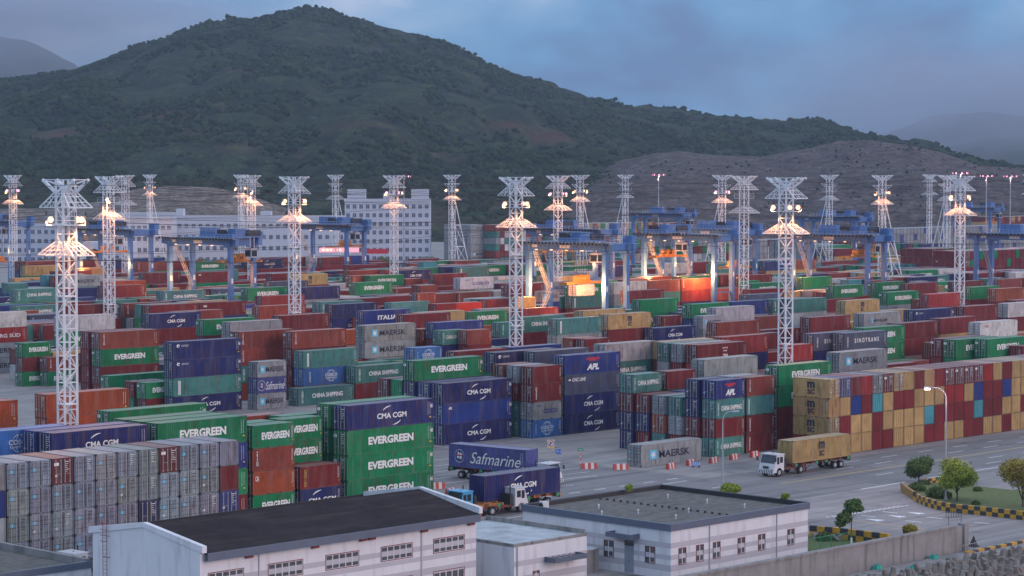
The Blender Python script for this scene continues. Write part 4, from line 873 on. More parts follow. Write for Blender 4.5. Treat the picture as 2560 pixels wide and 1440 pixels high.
# ------------------------------------------------------------------ rubber-tyred gantry cranes
def crane(xl, Z, label, trolley=.5, spread=11., lit=True, load=None, L_ax=7.0, H=22.6, stair=True, cabside=1, e=900):
    """xl: bearing of the nearer leg of the far (left) pair; the crane spans 23.5 m across the rows (towards -Y)"""
    u, w = atd(xl, Z); k = min(range(len(FR)), key=lambda i: abs(FR[i]+19.2-w))
    w = FR[k]+19.2; u = uat(xl, w, 14.)
    t = empty('gantry_crane', (u, w, 0)); S = -23.5
    for y in (0, S):
        for x in (0, L_ax):
            lg = MB(); lg.box((x-.5, y-.55, 2.2), (x+.5, y+.55, H-1.6)); lg.box((x-.52, y-.3, H-5), (x+.52, y+.3, H-4.6)); o = lg.build('leg', M_CRANE, t)
            MB().box((x-.25, y-.57, 12), (x+.25, y-.56, 13.2)).build('number_plate', M_WHITE, o)
        sb = MB(); sb.box((-1.6, y-.6, 1.3), (L_ax+1.6, y+.6, 2.2)); sb.build('sill_beam', M_CRANE, t)
        for x in (-.9, .9, L_ax-.9, L_ax+.9): MB().cyl((x, y-.45, .75), .75, .9, 'y', n=14).build('wheel', M_TYRE, t)
        eb = MB(); eb.box((-.9, y-.7, H-1.7), (L_ax+.9, y+.7, H-.05)); eb.box((.5, y-.2, 8), (L_ax-.5, y+.2, 8.25)); eb.build('end_beam', M_CRANE, t)
    for x in (0, L_ax):
        gd = MB(); gd.box((x-.55, S-2.6, H-1.55), (x+.55, 2.6, H)); 
        for y in (0, S): gd.prism([(x-.5, y+(.55 if y < -1 else -.55)), (x+.5, y+(.55 if y < -1 else -.55)), (x+.5, y+(2.2 if y < -1 else -2.2)), (x-.5, y+(2.2 if y < -1 else -2.2))], H-2.1, H-1.56)
        g_ = gd.build('girder', M_CRANE, t)
        rl = MB(); xx = x+(-1.3 if x == 0 else 1.3)
        rl.box((min(x, xx), S-2.6, H-.05), (max(x, xx), 2.6, H+.02))
        for i in range(21): y = S-2.6+i*1.435; rl.bar((xx, y, H), (xx, y, H+1.1), .035)
        for z in (.55, 1.1): rl.bar((xx, S-2.6, H+z), (xx, 2.6, H+z), .035)
        rl.build('handrail', M_RAIL, g_)
        if x == 0:
            MB().box((-.58, S*.5-1.6, H-1.2), (-.552, S*.5+1.6, H-.5)).build('name_board', M_WHITE, g_)
            MB().box((-.58, -3.2, H-1.1), (-.552, -1.6, H-.5)).build('name_board', M_WHITE, g_)
    yt = S*trolley
    tr = MB(); tr.box((-1, yt-3.2, H+.3), (L_ax+1, yt+3.2, H+.6)); tr.box((.3, yt-2.6, H+.6), (3.4, yt+.2, H+2.4)); tr.cyl((4.6, yt-2.2, H+1.5), .8, 3.6, 'y', n=12); tr.box((3.9, yt+1.4, H+.6), (L_ax, yt+2.7, H+2.1)); tr.cyl((1.6, yt+.8, H+1.3), .6, 2, 'y', n=12)
    for y in (yt-3.2, yt+3.2):
        tr.bar((-1, y, H+1.6), (L_ax+1, y, H+1.6), .05); 
        for i in range(6): tr.bar((-1+i*1.8, y, H+.6), (-1+i*1.8, y, H+1.6), .04)
    tr.bar((2, yt, H+2.4), (2, yt, H+3.6), .07); tr.bar((2, yt, H+3.6), (5.5, yt, H+3.4), .07); tr.box((-.9, yt-3.1, H+.6), (.2, yt+3.1, H+1.2))
    tro = tr.build('trolley', M_CRANE, t)
    hs = MB(); hs.box((7.6, S*.22-3, H+.02), (9.2, S*.22+3, H+2.3)); hs.box((7.5, S-1.2, H+.02), (9.0, S+1.6, H+1.7)); hs.build('electrical_house', M_CRANE, t)
    ct = MB()
    for i in range(26): y = S-2.4+i*1.1; ct.box((-1.9, y, H-.35), (-1.6, y+.35, H+.15)); ct.path([(-1.75, y+.2, H-.3), (-1.75, y+.55, H-.95), (-1.75, y+1.05, H-.3)], .035, 3)
    ct.box((-2.05, S-2.6, H-.02), (-1.3, 2.6, H+.04)); ct.build('festoon_cable', M_DARK, t)
    MB().box((-.8, yt+.4, H+1.21), (.15, yt+2.9, H+2.2)).box((3.5, yt-3, H+.61), (L_ax+.8, yt-2.6, H+2.0)).build('machinery', M_DARK, tro)
    cb = MB(); cb.box((2.6, yt-5.6, H-4.4), (4.6, yt-3.3, H-2.2)); cb.box((2.9, yt-4.9, H-2.2), (3.1, yt-4.7, H-1.6+1.9)); cb.box((4.1, yt-4.9, H-2.2), (4.3, yt-4.7, H-1.6+1.9)); c_ = cb.build('cab', M_CRANE2, t)
    MB().box((2.56, yt-5.4, H-4.1), (2.59, yt-3.5, H-2.7)).box((2.8, yt-5.63, H-4.1), (4.4, yt-5.61, H-2.7)).build('cab_window', M_GLASS, c_)
    zs = spread
    sp_ = MB(); sp_.box((-2.6, yt-.45, zs), (9.6, yt+.45, zs+.45)); sp_.box((-2.7, yt-1.25, zs-.1), (-2.2, yt+1.25, zs+.4)); sp_.box((9.2, yt-1.25, zs-.1), (9.7, yt+1.25, zs+.4)); sp_.box((1.6, yt-1.1, zs+.45), (5.4, yt+1.1, zs+.8)); sp_.box((1.9, yt-.9, zs+.8), (2.9, yt+.9, zs+1.7)); sp_.box((4.1, yt-.9, zs+.8), (5.1, yt+.9, zs+1.7)); sp_.cyl((2.4, yt-1.0, zs+1.5), .55, 2.0, 'y', n=12); sp_.cyl((4.6, yt-1.0, zs+1.5), .55, 2.0, 'y', n=12)
    so_ = sp_.build('spreader', M_ORANGE, t); rp = MB()
    for a in (2.1, 2.7, 4.3, 4.9):
        for b_ in (-.8, .8): rp.bar((a, yt+b_, zs+1.8), (a+(a-3.5)*.4, yt+b_, H+.3), .05, n=3)
    rp.build('hoist_rope', M_CABLE, t)
    if stair:
        s1 = MB(); X_ = L_ax/2
        def flight(a, b):
            a, b = Vector(a), Vector(b); 
            for o_ in (-.4, .4): s1.bar(a+Vector((0, o_, 0)), b+Vector((0, o_, 0)), .09); s1.bar(a+Vector((0, o_, 1)), b+Vector((0, o_, 1)), .045)
            n_ = 9
            for i in range(n_): 
                p = a.lerp(b, (i+.5)/n_); s1.box((p.x-.14, p.y-.4, p.z-.04), (p.x+.14, p.y+.4, p.z+.04)); s1.bar(p+Vector((0, .4, 0)), p+Vector((0, .4, 1)), .03); s1.bar(p-Vector((0, .4, 0)), p+Vector((0, -.4, 1)), .03)
        flight((.3, -1.0, 2.2), (L_ax-1.0, -1.0, 11.0)); s1.box((L_ax-1.8, -1.5, 10.9), (L_ax-.5, -.5, 11.05)); flight((L_ax-1.2, -1.0, 11.0), (.6, -1.0, H-1.7))
        for q in ((L_ax-1.8, -1.5), (L_ax-1.8, -.5)): s1.bar((q[0], q[1], 11), (q[0], q[1], 12), .04)
        s1.build('stairs', M_CRANE2, t)
    if lit:
        ln = MB(); 
        for i in range(5):
            y = S*(.1+.2*i); ln.mi = 0; ln.box((-.2, y-.25, H-1.75), (.2, y+.25, H-1.6))
        ln.build('underside_lamp', M_EMS, t)
        for y in (S*.16, S*(.94 if trolley < .7 else .55)): lamp_light('underside_bulb', (-2.2, y, H-9.5), e*(2.0 if e > 2500 else 1.5)*LK, (1, .40, .12), .3, t)
    tag(t, label, 'crane', 'blue gantry cranes over the container rows')
    return t, (u, w, yt)
c1, p1 = crane(1322, 545, 'nearest blue gantry crane in the middle, holding a box under its orange spreader', .56, 13.4, e=2800)
crane(425, 573, 'blue gantry crane left of middle with stairs, its spreader hanging at the right leg', .95, 17.0, e=1300)
crane(739, 747, 'blue gantry crane in front of the white offices with dark machinery on top', .80, 16, e=500)
crane(201, 662, 'blue gantry crane behind the second big tower from the left', .35, 16, e=1200)
crane(-76, 790, 'blue gantry crane at the far left behind the first tower', .5, 9, e=500)
crane(1610, 603, 'large blue gantry crane right of middle with white spots lighting its girder', .22, 16.6, e=2600)
crane(1685, 664, 'blue gantry crane with floodlit pink-orange legs just behind the large one', .8, 12, e=1800)
crane(1982, 613, 'blue gantry crane right of the tall right-middle tower, stairs hanging at its right legs', .78, 17, e=900)
crane(2441, 605, 'blue gantry crane at the right edge of the yard beside a lit tower', .9, 17, lit=False)
crane(1335, 690, 'blue gantry crane mostly hidden behind the nearest middle crane', .2, 16, e=700)
crane(1583, 930, 'distant blue gantry crane rising behind the cranes right of middle', .9, 16, lit=False)
crane(2005, 880, 'distant blue gantry crane behind the one right of the tall tower', .8, 16, lit=False)
crane(2365, 1090, 'small far-off blue gantry crane at right between mast lights', .9, 16, lit=False)
# the box the nearest crane holds
hb = dict(u=p1[0]+.45, w=p1[1]+p1[2]-1.22, z=13.3-2.62, L=F20, H=2.59, t='h', typ='u', flip=False)
tag(make_container(hb), 'pale white-lettered container hanging from the orange spreader of the middle crane', 'container', 'stacked shipping containers')

# ------------------------------------------------------------------ offices and gate buildings behind the yard
wn = MB(); wn.box((0, -.06, 0), (1.5, .02, 1.7)); WINO = wn.mesh('window', [mat('office_glass', (.10, .12, .17), .3, .3, .2)])
wf = MB(); wf.box((-.1, -.10, -.12), (1.6, -.0, -.02)); wf.box((.71, -.09, 0), (.79, -.0, 1.7)); WSIL = wf.mesh('window_frame', [M_OFFT])
def office(x0, x1, ytop, Z, floors, cols, label, depth=14, tower=(), ang=0., fh=3.6):
    u, w = atd(x0, Z); u1, w1 = atd(x1, Z); Lx = math.hypot(u1-u, w1-w); rz = math.atan2(w1-w, u1-u); H = HC-(ytop-432)*Z/FPX
    t = empty('office_building', (u, w, 0), rz)
    MB().box((0, 0, 0), (Lx, depth, H)).build('wall', M_OFF, t)
    MB().box((-.3, -.3, H-1.0), (Lx+.3, .0, H+.3)).box((-.12, -.12, H-4.6), (Lx+.1, 0, H-4.3)).build('cornice', M_OFFT, t)
    for a, b, hh in tower: MB().box((Lx*a, .5, H), (Lx*b, 8, H+hh)).build('roof_block', M_OFF, t)
    fh = (H-1.5)/floors
    for f in range(floors):
        for c_ in range(cols):
            o = link('window', WINO, t, (Lx*(c_+.5)/cols-.75, 0, f*fh+1.2)); link('window_frame', WSIL, o)
    tag(t, label, 'building'); return t
office(862, 1075, 498, 1010, 7, 13, 'tall white office block with raised ends of its roof behind the yard', tower=((.03, .24, 4.2), (.78, .98, 4.2), (.45, .55, 2.4)))
office(440, 862, 540, 1000, 4, 24, 'long low white office wing left of the tall office block', tower=((.0, .04, 3.), (.5, .56, 2.)))
office(250, 430, 545, 980, 4, 12, 'white office building behind the second blue crane from left', tower=((.1, .3, 2.),))
office(-60, 140, 560, 1000, 4, 12, 'pale office building at the far left edge')
office(300, 442, 532, 1120, 3, 8, 'white terrace block standing back behind the left offices')
# arched hall
u, w = atd(205, 940); t = empty('arched_hall', (u, w, 0), HEAD-R_(90)); MB().box((0, 0, 0), (20, 12, 11)).build('wall', M_OFF, t)
ar = MB(); ar.prism([(4.5+3*math.cos(a*.314), 0) for a in range(2)]+[(1.5, -.05)], 0, .01)
dv = [(1.6, -.06, 0), (7.4, -.06, 0)]+[(4.5+2.9*math.cos(a*math.pi/10), -.06, 5.5+2.9*math.sin(a*math.pi/10)) for a in range(11)]
MB().add(dv, [tuple(range(len(dv)))]).build('arched_window', M_GLASS, t)
for i in range(3): link('window', WINO, t, (10+i*3, 0, 4)); link('window', WINO, t, (10+i*3, 0, 7.6))
tag(t, 'white hall with one large arched window behind the left towers', 'building')
# gatehouse
u, w = atd(765, 880); t = empty('gatehouse', (u, w, 0), HEAD-R_(90)); MB().box((0, 0, 0), (13, 8, 5.2)).build('wall', M_PEACH, t); MB().box((-.4, -.4, 5.2), (13.4, 8.4, 5.6)).build('roof', M_OFFT, t)
for x in (3, 8.5): link('window', WINO, t, (x, 0, 2))
tag(t, 'small peach-coloured gatehouse in front of the offices', 'building')
u, w = atd(798, 905); t = empty('signboard', (u, w, 0), HEAD-R_(90)); MB().box((0, 0, 8.2), (15, .4, 9.8)).build('board', mat('sign_glow', (.8, .2, .2), emit=(1, .22, .3), estr=1.3), t); MB().bar((1, .2, 0), (1, .2, 8.2), .15).bar((14, .2, 0), (14, .2, 8.2), .15).build('post', M_LAMPP, t)
for i in range(5): MB().box((1+i*1.6, -.03, 8.7), (2+i*1.6, -.004, 9.4)).build('lit_letter', M_EMS, t)
tag(t, 'red lit signboard on posts beside the tall office block', 'sign')
u, w = atd(905, 905); t = empty('signboard', (u, w, 0), HEAD-R_(90)); MB().box((0, 0, 7.6), (10, .4, 9.4)).build('board', M_RED, t); MB().bar((1, .2, 0), (1, .2, 7.6), .15).bar((9, .2, 0), (9, .2, 7.6), .15).build('post', M_LAMPP, t)
tag(t, 'dark red signboard under the tall office block, right of the lit one', 'sign')
# pale fence with posts along the back of the yard
u, w = atd(640, 860); t = empty('balustrade', (u, w, 0), HEAD-R_(90)); b = MB(); b.box((0, 0, 0), (28, .3, .6)); b.box((0, 0, 2.1), (28, .3, 2.3)); b.build('rail', M_OFFT, t); b = MB()
for i in range(29): b.box((i, .05, .6), (i+.3, .25, 2.1))
b.build('balusters', M_OFFT, t); tag(t, 'pale balustrade wall left of the peach gatehouse', 'fence')

# ------------------------------------------------------------------ trees and shrubs
def crown(blobs, n, leaf, seed):
    r = np.random.default_rng(seed); vs = []; fs = []; tot = sum(b[3]**2*b[4] if len(b) > 4 else b[3]**2 for b in blobs)
    V = []
    for b in blobs:
        cx, cy, cz, rad = b[:4]; q = b[4] if len(b) > 4 else 1; m_ = int(n*rad*rad/sum(x[3]**2 for x in blobs))
        d = r.normal(size=(m_, 3)); d /= np.linalg.norm(d, axis=1)[:, None]; rr = rad*(.45+.6*r.random(m_)**.6)
        lump = 1+.18*np.sin(d[:, 0]*7+seed)*np.cos(d[:, 1]*6+d[:, 2]*5)
        P_ = d*(rr*lump)[:, None]; P_[:, 2] *= .8; P_ += (cx, cy, cz); V.append((P_, d))
    P_ = np.concatenate([v[0] for v in V]); D = np.concatenate([v[1] for v in V]); m_ = len(P_)
    nr = D*.6+r.normal(size=(m_, 3))*.6+(0, 0, .35); nr /= np.linalg.norm(nr, axis=1)[:, None]
    a = np.cross(nr, r.normal(size=(m_, 3))); a /= np.linalg.norm(a, axis=1)[:, None]; b = np.cross(nr, a); s = leaf*(.5+r.random(m_))[:, None]
    co = np.stack([P_-a*s, P_-b*s*.6, P_+a*s, P_+b*s*.6], 1).reshape(-1, 3)
    return co.tolist(), [(4*i, 4*i+1, 4*i+2, 4*i+3) for i in range(m_)]
def tree(pos, h, rad, m, label, grp=None, n=2600, leaf=.10, seed=1, trunk=.12, blobs=None, name='tree', cat='tree', lean=(0, 0)):
    t = empty(name, (pos[0], pos[1], 0)); r = random.Random(seed)
    if blobs is None:
        blobs = [(0, 0, h-rad*.85, rad*.8)]
        for i in range(7): a = i*.9+seed; blobs.append((math.cos(a)*rad*.5, math.sin(a)*rad*.5, h-rad*(.55+.8*r.random()), rad*(.4+.2*r.random())))
    tk = MB(); top = Vector((lean[0], lean[1], h-rad*.9)); fork = Vector((lean[0]*.5, lean[1]*.5, max(.3, (h-rad*2)*.75)))
    if h > 2:
        tk.bar((0, 0, 0), fork, trunk, trunk*.75, n=7); tk.bar(fork, top, trunk*.75, trunk*.35, n=6)
        for b in blobs[1:]: tk.bar(fork.lerp(top, .3*r.random()), (b[0], b[1], b[2]), trunk*.45, trunk*.12, n=5)
    else:
        for i in range(5): tk.bar((0, 0, 0), (r.uniform(-.5, .5)*rad, r.uniform(-.5, .5)*rad, h*.7), trunk*.6, trunk*.2, n=4)
    tk.build('trunk', M_BARK, t)
    vs_, fs_ = crown(blobs, int(n*(2.4 if leaf < .2 else 1)), leaf, seed); MB().add(vs_, fs_).build('crown', m, t)
    tag(t, label, cat, grp); return t
tree(at(2297, 1206), 3.5, 1.75, M_FOL, 'round dark green tree at the left end of the island', n=4200, seed=3)
tree(at(2393, 1252), 5.3, 2.25, M_FOLY, 'yellow-green round tree beside the lit lamp on the island', n=5200, seed=5, trunk=.13)
tree(at(2557, 1268), 6.1, 2.7, M_FOLB, 'olive and orange tree cut by the right edge', n=5200, seed=8, trunk=.13)
p = at(2128, 1366); tree(p, 5.0, .9, M_FOL, 'thin young tree with white-painted trunk foot before the concrete wall', n=2200, seed=11, trunk=.07, blobs=[(.1, -.1, 4.2, .85), (-.35, .35, 3.5, .45), (-.55, .55, 2.9, .75), (-.8, .8, 2.4, .5), (.4, -.35, 4.5, .5), (.6, -.6, 3.9, .4)])
MB().cyl((p[0], p[1], 0), .11, .9, n=8).build('trunk_paint', M_WHITE)
bpy.data.objects['trunk_paint'].parent = [o for o in bpy.data.objects if o.get('label', '').startswith('thin young tree')][0]; bpy.data.objects['trunk_paint'].location = (-p[0], -p[1], 0)
tree(at(2275, 1352), 1.9, .85, M_FOLB, 'small round olive shrub behind the concrete wall', name='shrub', cat='shrub', n=1500, seed=13, trunk=.05)
tree(at(1818, 1243), 1.9, .95, M_FOLY, 'bright yellow-green bush behind the flat-roofed building', name='shrub', cat='shrub', n=1900, seed=15)
tree(at(1836, 1243), 1.7, .8, M_FOLY, 'smaller yellow-green bush touching the bright one at its right', name='shrub', cat='shrub', n=1300, seed=16)
for i, (x, y, rr, tx) in enumerate(((2293, 1228, .95, 'clipped dark bush at the island tip'), (2343, 1242, 1.1, 'wide dark bush behind the lamp post on the island'), (2357, 1246, .9, 'dark bush just right of the island lamp foot'), (2445, 1228, .45, 'small pale shrub on the island lawn'), (2440, 1262, .4, 'low dark shrub near the checkered wall'), (2063, 1352, .8, 'clipped green hedge bush beside the checkered wall'), (2315, 1212, .5, 'thin sapling bush between island trees'))):
    tree(at(x, y), rr*1.15, rr, M_FOL, tx, name='shrub', cat='shrub', n=1300, leaf=.11, seed=20+i, blobs=[(0, 0, rr*.5, rr*.8), (rr*.5, -rr*.4, rr*.4, rr*.55), (-rr*.5, rr*.4, rr*.45, rr*.6)])
tree(at(1580, 1238), .8, .45, M_FOLY, 'tuft of weeds on the roof edge', name='weed', cat='plant', n=260, leaf=.08, seed=40).location = (*at(1573, 1226, 5.3), 5.2)
tree(at(1965, 1243), .8, .5, M_FOLY, 'patch of weeds at the back right roof edge', name='weed', cat='plant', n=300, leaf=.08, seed=41).location = (*at(1963, 1246, 5.3), 5.2)
fx = [(640, 850), (668, 845), (690, 850), (706, 840), (765, 870), (820, 900), (850, 905), (928, 900), (948, 910), (962, 890), (1030, 895), (1052, 900), (1085, 905), (1100, 900), (1120, 880), (345, 880), (372, 890), (398, 880), (500, 900), (528, 890), (2002, 790), (2115, 760), (2145, 765), (2178, 770), (2285, 760), (2325, 745), (1415, 850), (1432, 850), (1888, 800), (1912, 800)]
for i, (x, Z) in enumerate(fx):
    h = random.uniform(4.5, 8.5); tree(atd(x, Z), h, h*.42, M_FOL, f"small dark tree beyond the yard, {ORD[i+1] if i < 30 else i} planted in the row of far trees", 'trees beyond the yard', n=420, leaf=.42, seed=60+i, trunk=.18)
far_sorted = sorted([o for o in bpy.data.objects if o.get('group') == 'trees beyond the yard'], key=lambda o: proj(o.location.x, o.location.y, 3)[0])
for i, o in enumerate(far_sorted): o['label'] = f"small dark tree beyond the yard, {ORD[i+1]} from the left in the far row"

# ------------------------------------------------------------------ foreground buildings
def window(parent, o, ax, w_, h_, kind):
    """window whose lower left corner is o; ax = 'x' (wall facing -Y) or 'y' (wall facing -X), drawn proud of the wall"""
    fr = MB(); gl_ = MB(); sl = MB()
    def bx(mb, a, b, c0, c1, d0, d1):
        if ax == 'x': mb.box((a, -d1, c0), (b, -d0, c1))
        else: mb.box((-d1, -b, c0), (-d0, -a, c1))
    bx(sl, -.06, w_+.06, -.06, 0, .0, .05); bx(sl, -.06, 0, 0, h_, .0, .04); bx(sl, w_, w_+.06, 0, h_, .0, .04); bx(sl, -.06, w_+.06, h_, h_+.06, .0, .05)
    n = 5 if kind == 'wide' else 2
    if kind == 'wide' or kind == 'wide2':
        for i in range(6): a = w_*i/5; bx(fr, max(0, a-.05), min(w_, a+.05), 0, h_, .004, .03)
        bx(fr, 0, w_, 0, .05, .004, .026); bx(fr, 0, w_, h_-.05, h_, .004, .026)
        if kind == 'wide2': bx(fr, 0, w_, h_*.5-.03, h_*.5+.03, .004, .028)
    else:
        bx(fr, w_*.48-.05, w_*.48+.05, 0, h_, .004, .03); bx(fr, w_*.48, w_, h_*.45, h_*.45+.07, .004, .028); bx(fr, w_-.05, w_, 0, h_*.45, .004, .03); bx(fr, w_*.5, w_, 0, .05, .004, .026)
    bx(gl_, 0, w_, 0, h_, -.02, .002)
    root = sl.build('window', M_RUSTRED, parent, o); fr.build('window_frame', M_WFRAME, root); gl_.build('pane', M_PANE, root); return root
def bands(mb, x0, x1, y, zs, ax, th=.012):
    for a, b in zs:
        if ax == 'x': mb.box((x0, y-th, a), (x1, y, b))
        else: mb.box((y-th, x0, a), (y, x1, b))
# right building: flat roof
xa, ya = at(1677, 1311, 5.25); xb = uat(2020, ya, 5.25); yb = at(1305, 1261, 5.25)[1]; 
t = empty('flat_roofed_building', (xa, ya, 0)); lx, ly = xb-xa, yb-ya
MB().box((0, 0, 0), (lx, ly, 4.75)).build('wall', M_WALL, t)
b = MB(); ZB = ((2.95, 3.45), (1.85, 2.3), (.75, 1.35)); bands(b, .0, lx, 0, ZB, 'x'); bands(b, .0, ly, 0, ZB, 'y'); b.build('wall_stripes', M_BAND, t)
p_ = MB(); p_.box((-.15, -.15, 4.6), (lx+.15, .12, 5.25)); p_.box((-.15, .12, 4.6), (.12, ly+.15, 5.25)); p_.box((lx-.12, .12, 4.6), (lx+.15, ly+.15, 5.25)); p_.box((.12, ly-.12, 4.6), (lx-.12, ly+.15, 5.25)); p_.build('parapet', M_FASCIA, t); p_ = MB(); p_.box((.3, ly-.17, 4.8), (lx-.17, ly-.123, 5.2)); p_.box((lx-.17, .3, 4.8), (lx-.123, ly-.12, 5.2)); p_.box((lx-.16, .12, 5.251), (lx+.14, ly+.1, 5.27)); p_.box((-.1, ly-.1, 5.251), (lx-.17, ly+.14, 5.27)); p_.build('parapet_lining', M_DARK, t)
MB().box((.12, .12, 4.74), (lx-.12, ly-.12, 4.80)).build('roof', M_ROOFG, t)
v = MB()
for i in range(20): v.prism([(lx*.5-.09, .9+i*(ly-1.8)/19-.09), (lx*.5+.09, .9+i*(ly-1.8)/19-.09), (lx*.5+.09, .9+i*(ly-1.8)/19+.09), (lx*.5-.09, .9+i*(ly-1.8)/19+.09)], 4.8, 5.0)
v.build('roof_studs', M_DARK, t)
for i, (a, b_) in enumerate(((.25, .2), (.25, .45), (.25, .72), (.75, .2), (.75, .45), (.75, .72), (.45, .3), (.1, .55))):
    q = MB(); q.cyl((0, 0, 0), .06, .35, n=8); q.bar((0, 0, .35), (0, 0, .5), .12, .05, n=8); q.build('roof_vent', M_WFRAME, t, (lx*a, ly*b_, 4.8))
q = MB(); q.box((0, 0, 0), (.9, .45, .8)); o = q.build('air_conditioner', M_CABW, None, (xa+.8, ya+ly-2.0, 4.8), 0); MB().bar((-.004, .22, .4), (-.03, .22, .4), .3, n=14).build('fan_grille', M_DARK, o); tag(o, 'white air conditioner box with round fan at the left roof corner', 'air conditioner')
bpy.data.objects[o.name].rotation_euler = (0, 0, 0)
def wx(px_, y_=ya): return uat(px_, y_, 2.)-xa
for x0 in (1697, 1741, 1783, 1845, 1896, 1969): window(t, (wx(x0), 0, 1.3), 'x', 1.0, 1.5, 'small')
def wy(px_):      # along the left-facing wall: where bearing px_ meets x = xa
    a = (px_-1280)/FPX; lo, hi = 0, 60
    for _ in range(40):
        m_ = (lo+hi)/2
        if proj(xa, ya+m_, 2.)[0] > px_: lo = m_
        else: hi = m_
    return lo
for x0 in (1511, 1614): window(t, (0, wy(x0), 1.35), 'y', 1.15, 1.5, 'small')
d_ = MB().box((-.05, -1.15, 0), (.0, 0, 2.55)).build('door', mat('door_grey_blue', (.26, .3, .36), .5), t, (0, wy(1562), .1)); MB().box((-.06, -1.15, 2.56), (-.0, 0, 3.05)).build('door_transom', M_GLASS, d_); MB().box((-.09, -.62, 1.1), (-.05, -.57, 1.2)).build('handle', M_DARK, d_)
y1_ = wy(1536); y0_ = wy(1599); c_ = MB(); c_.box((-1.3, y0_, 3.5), (0, y1_, 3.58)); c_.box((-1.3, y0_, 3.58), (-1.18, y1_, 3.95)); c_.box((-1.18, y0_, 3.58), (0, y0_+.1, 3.95)); c_.box((-1.18, y1_-.1, 3.58), (0, y1_, 3.95)); c_.build('door_canopy', M_FASCIA, t)
for x0 in (1772, 1940): MB().box((wx(x0), -.1, 0), (wx(x0)+.1, -.0, 4.6)).build('drainpipe', M_LAMPP, t)
tag(t, 'white single-storey building with grey flat roof and slate parapet, right of centre', 'building')
# left hall with two-slope roof
ze, zr = 8.1, 9.25
xL0, yE = at(500, 1371, ze); xL1 = uat(1196, yE, ze); yR = 0; lo, hi = 0, 30
def ysolve(px_, x_, z_):
    lo, hi = 60, 400
    for _ in range(50):
        m_ = (lo+hi)/2
        if proj(x_, m_, z_)[0] > px_: lo = m_
        else: hi = m_
    return lo
yR = ysolve(360, xL0, zr); yB = ysolve(232, xL0, ze)
t = empty('workshop_hall', (xL0, yE, 0)); lx = xL1-xL0; a_, b_ = yR-yE, yB-yE
def gable(mb, x0, x1, up=0., e=0.):
    P5 = [(-e, -.0), (b_+e, 0), (b_+e, ze+up), (a_, zr+up), (-e, ze+up)]
    vs_ = [(x0, y, z) for y, z in P5]+[(x1, y, z) for y, z in P5]; mb.add(vs_, [(0, 1, 2, 3, 4)[::-1], (5, 6, 7, 8, 9)]+[(i, (i+1) % 5, 5+(i+1) % 5, 5+i) for i in range(5)])
w_ = MB(); gable(w_, .3, lx-.3, -.35); w_.build('wall', M_WALL, t)
def coping(x0, x1):
    q = MB()
    for (p0, p1) in (((-.45, ze), (a_, zr)), ((a_, zr), (b_+.45, ze))):
        vs_ = []
        for x in (x0, x1):
            for (y, z) in (p0, p1): vs_ += [(x, y, z-(.35 if abs(y-a_) > .01 else .2)), (x, y, z+.2)]
        q.add(vs_, [(0, 1, 3, 2), (4, 6, 7, 5), (1, 5, 7, 3), (0, 2, 6, 4), (0, 4, 5, 1), (2, 3, 7, 6)])
    return q
g0 = MB(); gable(g0, -.02, .299, .0); g0.build('gable_wall', M_WALL, t); coping(-.12, .34).build('gable_coping', M_WALL, t); coping(lx-.34, lx+.1).build('gable_coping', M_WALL, t)
rf = MB(); 
for (p0, p1) in (((-.5, ze-.42), (a_, zr+.02)), ((a_, zr+.02), (b_+.5, ze-.42))):
    (y0, z0), (y1, z1) = p0, p1; vs_ = [(x, y, z+dz) for x in (.345, lx-.345) for (y, z) in ((y0, z0), (y1, z1)) for dz in (-.12, .0)]
    rf.add(vs_, [(1, 5, 7, 3), (0, 2, 6, 4), (0, 4, 5, 1), (2, 3, 7, 6), (0, 1, 3, 2), (4, 6, 7, 5)])
rf.build('roof', M_ROOFD, t)
MB().box((.34, -.62, ze-1.05), (lx-.34, -.501, ze-.40)).box((.34, -.5, ze-1.05), (lx-.34, -.002, ze-.97)).build('fascia_gutter', M_FASCIA, t); MB().box((.35, b_+.501, ze-.7), (lx-.35, b_+.6, ze-.05)).build('back_parapet', M_DARK, t)
b = MB(); bands(b, .3, lx-.3, 0, ((5.1, 5.55), (4.2, 4.6), (2.9, 3.5), (1.2, 1.8)), 'x'); b.build('wall_stripes', M_BAND, t)
def hx(px_, z_): return uat(px_, yE, z_)-xL0
for x0, x1 in ((521, 608), (671, 756), (815, 896), (953, 1030), (1084, 1160)):
    a = hx(x0, 5); window(t, (a, 0, 4.75), 'x', hx(x1, 5)-a, 1.2, 'wide')
for x0, x1 in ((953, 1030), (1084, 1160), (815, 896)):
    a = hx(x0, 2.8); window(t, (a, 0, 1.3), 'x', hx(x1, 2.8)-a, 1.75, 'wide2')
for x0 in (620, 645+260, 785, 927, 1058, 1175): MB().box((hx(x0, 7)-.35, -.3, ze-1.32), (hx(x0, 7)+.35, -.02, ze-1.06)).build('roof_beam_end', M_RUSTRED, t)
for x0 in (646, 1052): MB().box((hx(x0, 5), -.1, 0), (hx(x0, 5)+.1, -.013, ze-1.06)).build('drainpipe', M_BAND, t)
la = MB(); yl = ysolve(270, xL0, 6)-yE
for s in (-.28, .28): la.bar((-.32, yl+s, .5), (-.32, yl+s, ze+.9), .03, n=4)
for i in range(26): la.bar((-.32, yl-.28, .7+i*.33), (-.32, yl+.28, .7+i*.33), .018, n=3)
for z in (3, 6, 7.8): la.bar((-.32, yl-.28, z), (0, yl-.28, z), .03); la.bar((-.32, yl+.28, z), (0, yl+.28, z), .03)
for z in (7.4, 7.9, 8.4, 8.9): la.path([(-.32-.38*math.sin(a*math.pi/6), yl+.38*math.cos(a*math.pi/6), z) for a in range(7)], .018, 3)
o = la.build('wall_ladder', M_RUSTRED, t)
tag(t, 'long white two-storey hall with dark pitched roof in the left foreground', 'building')
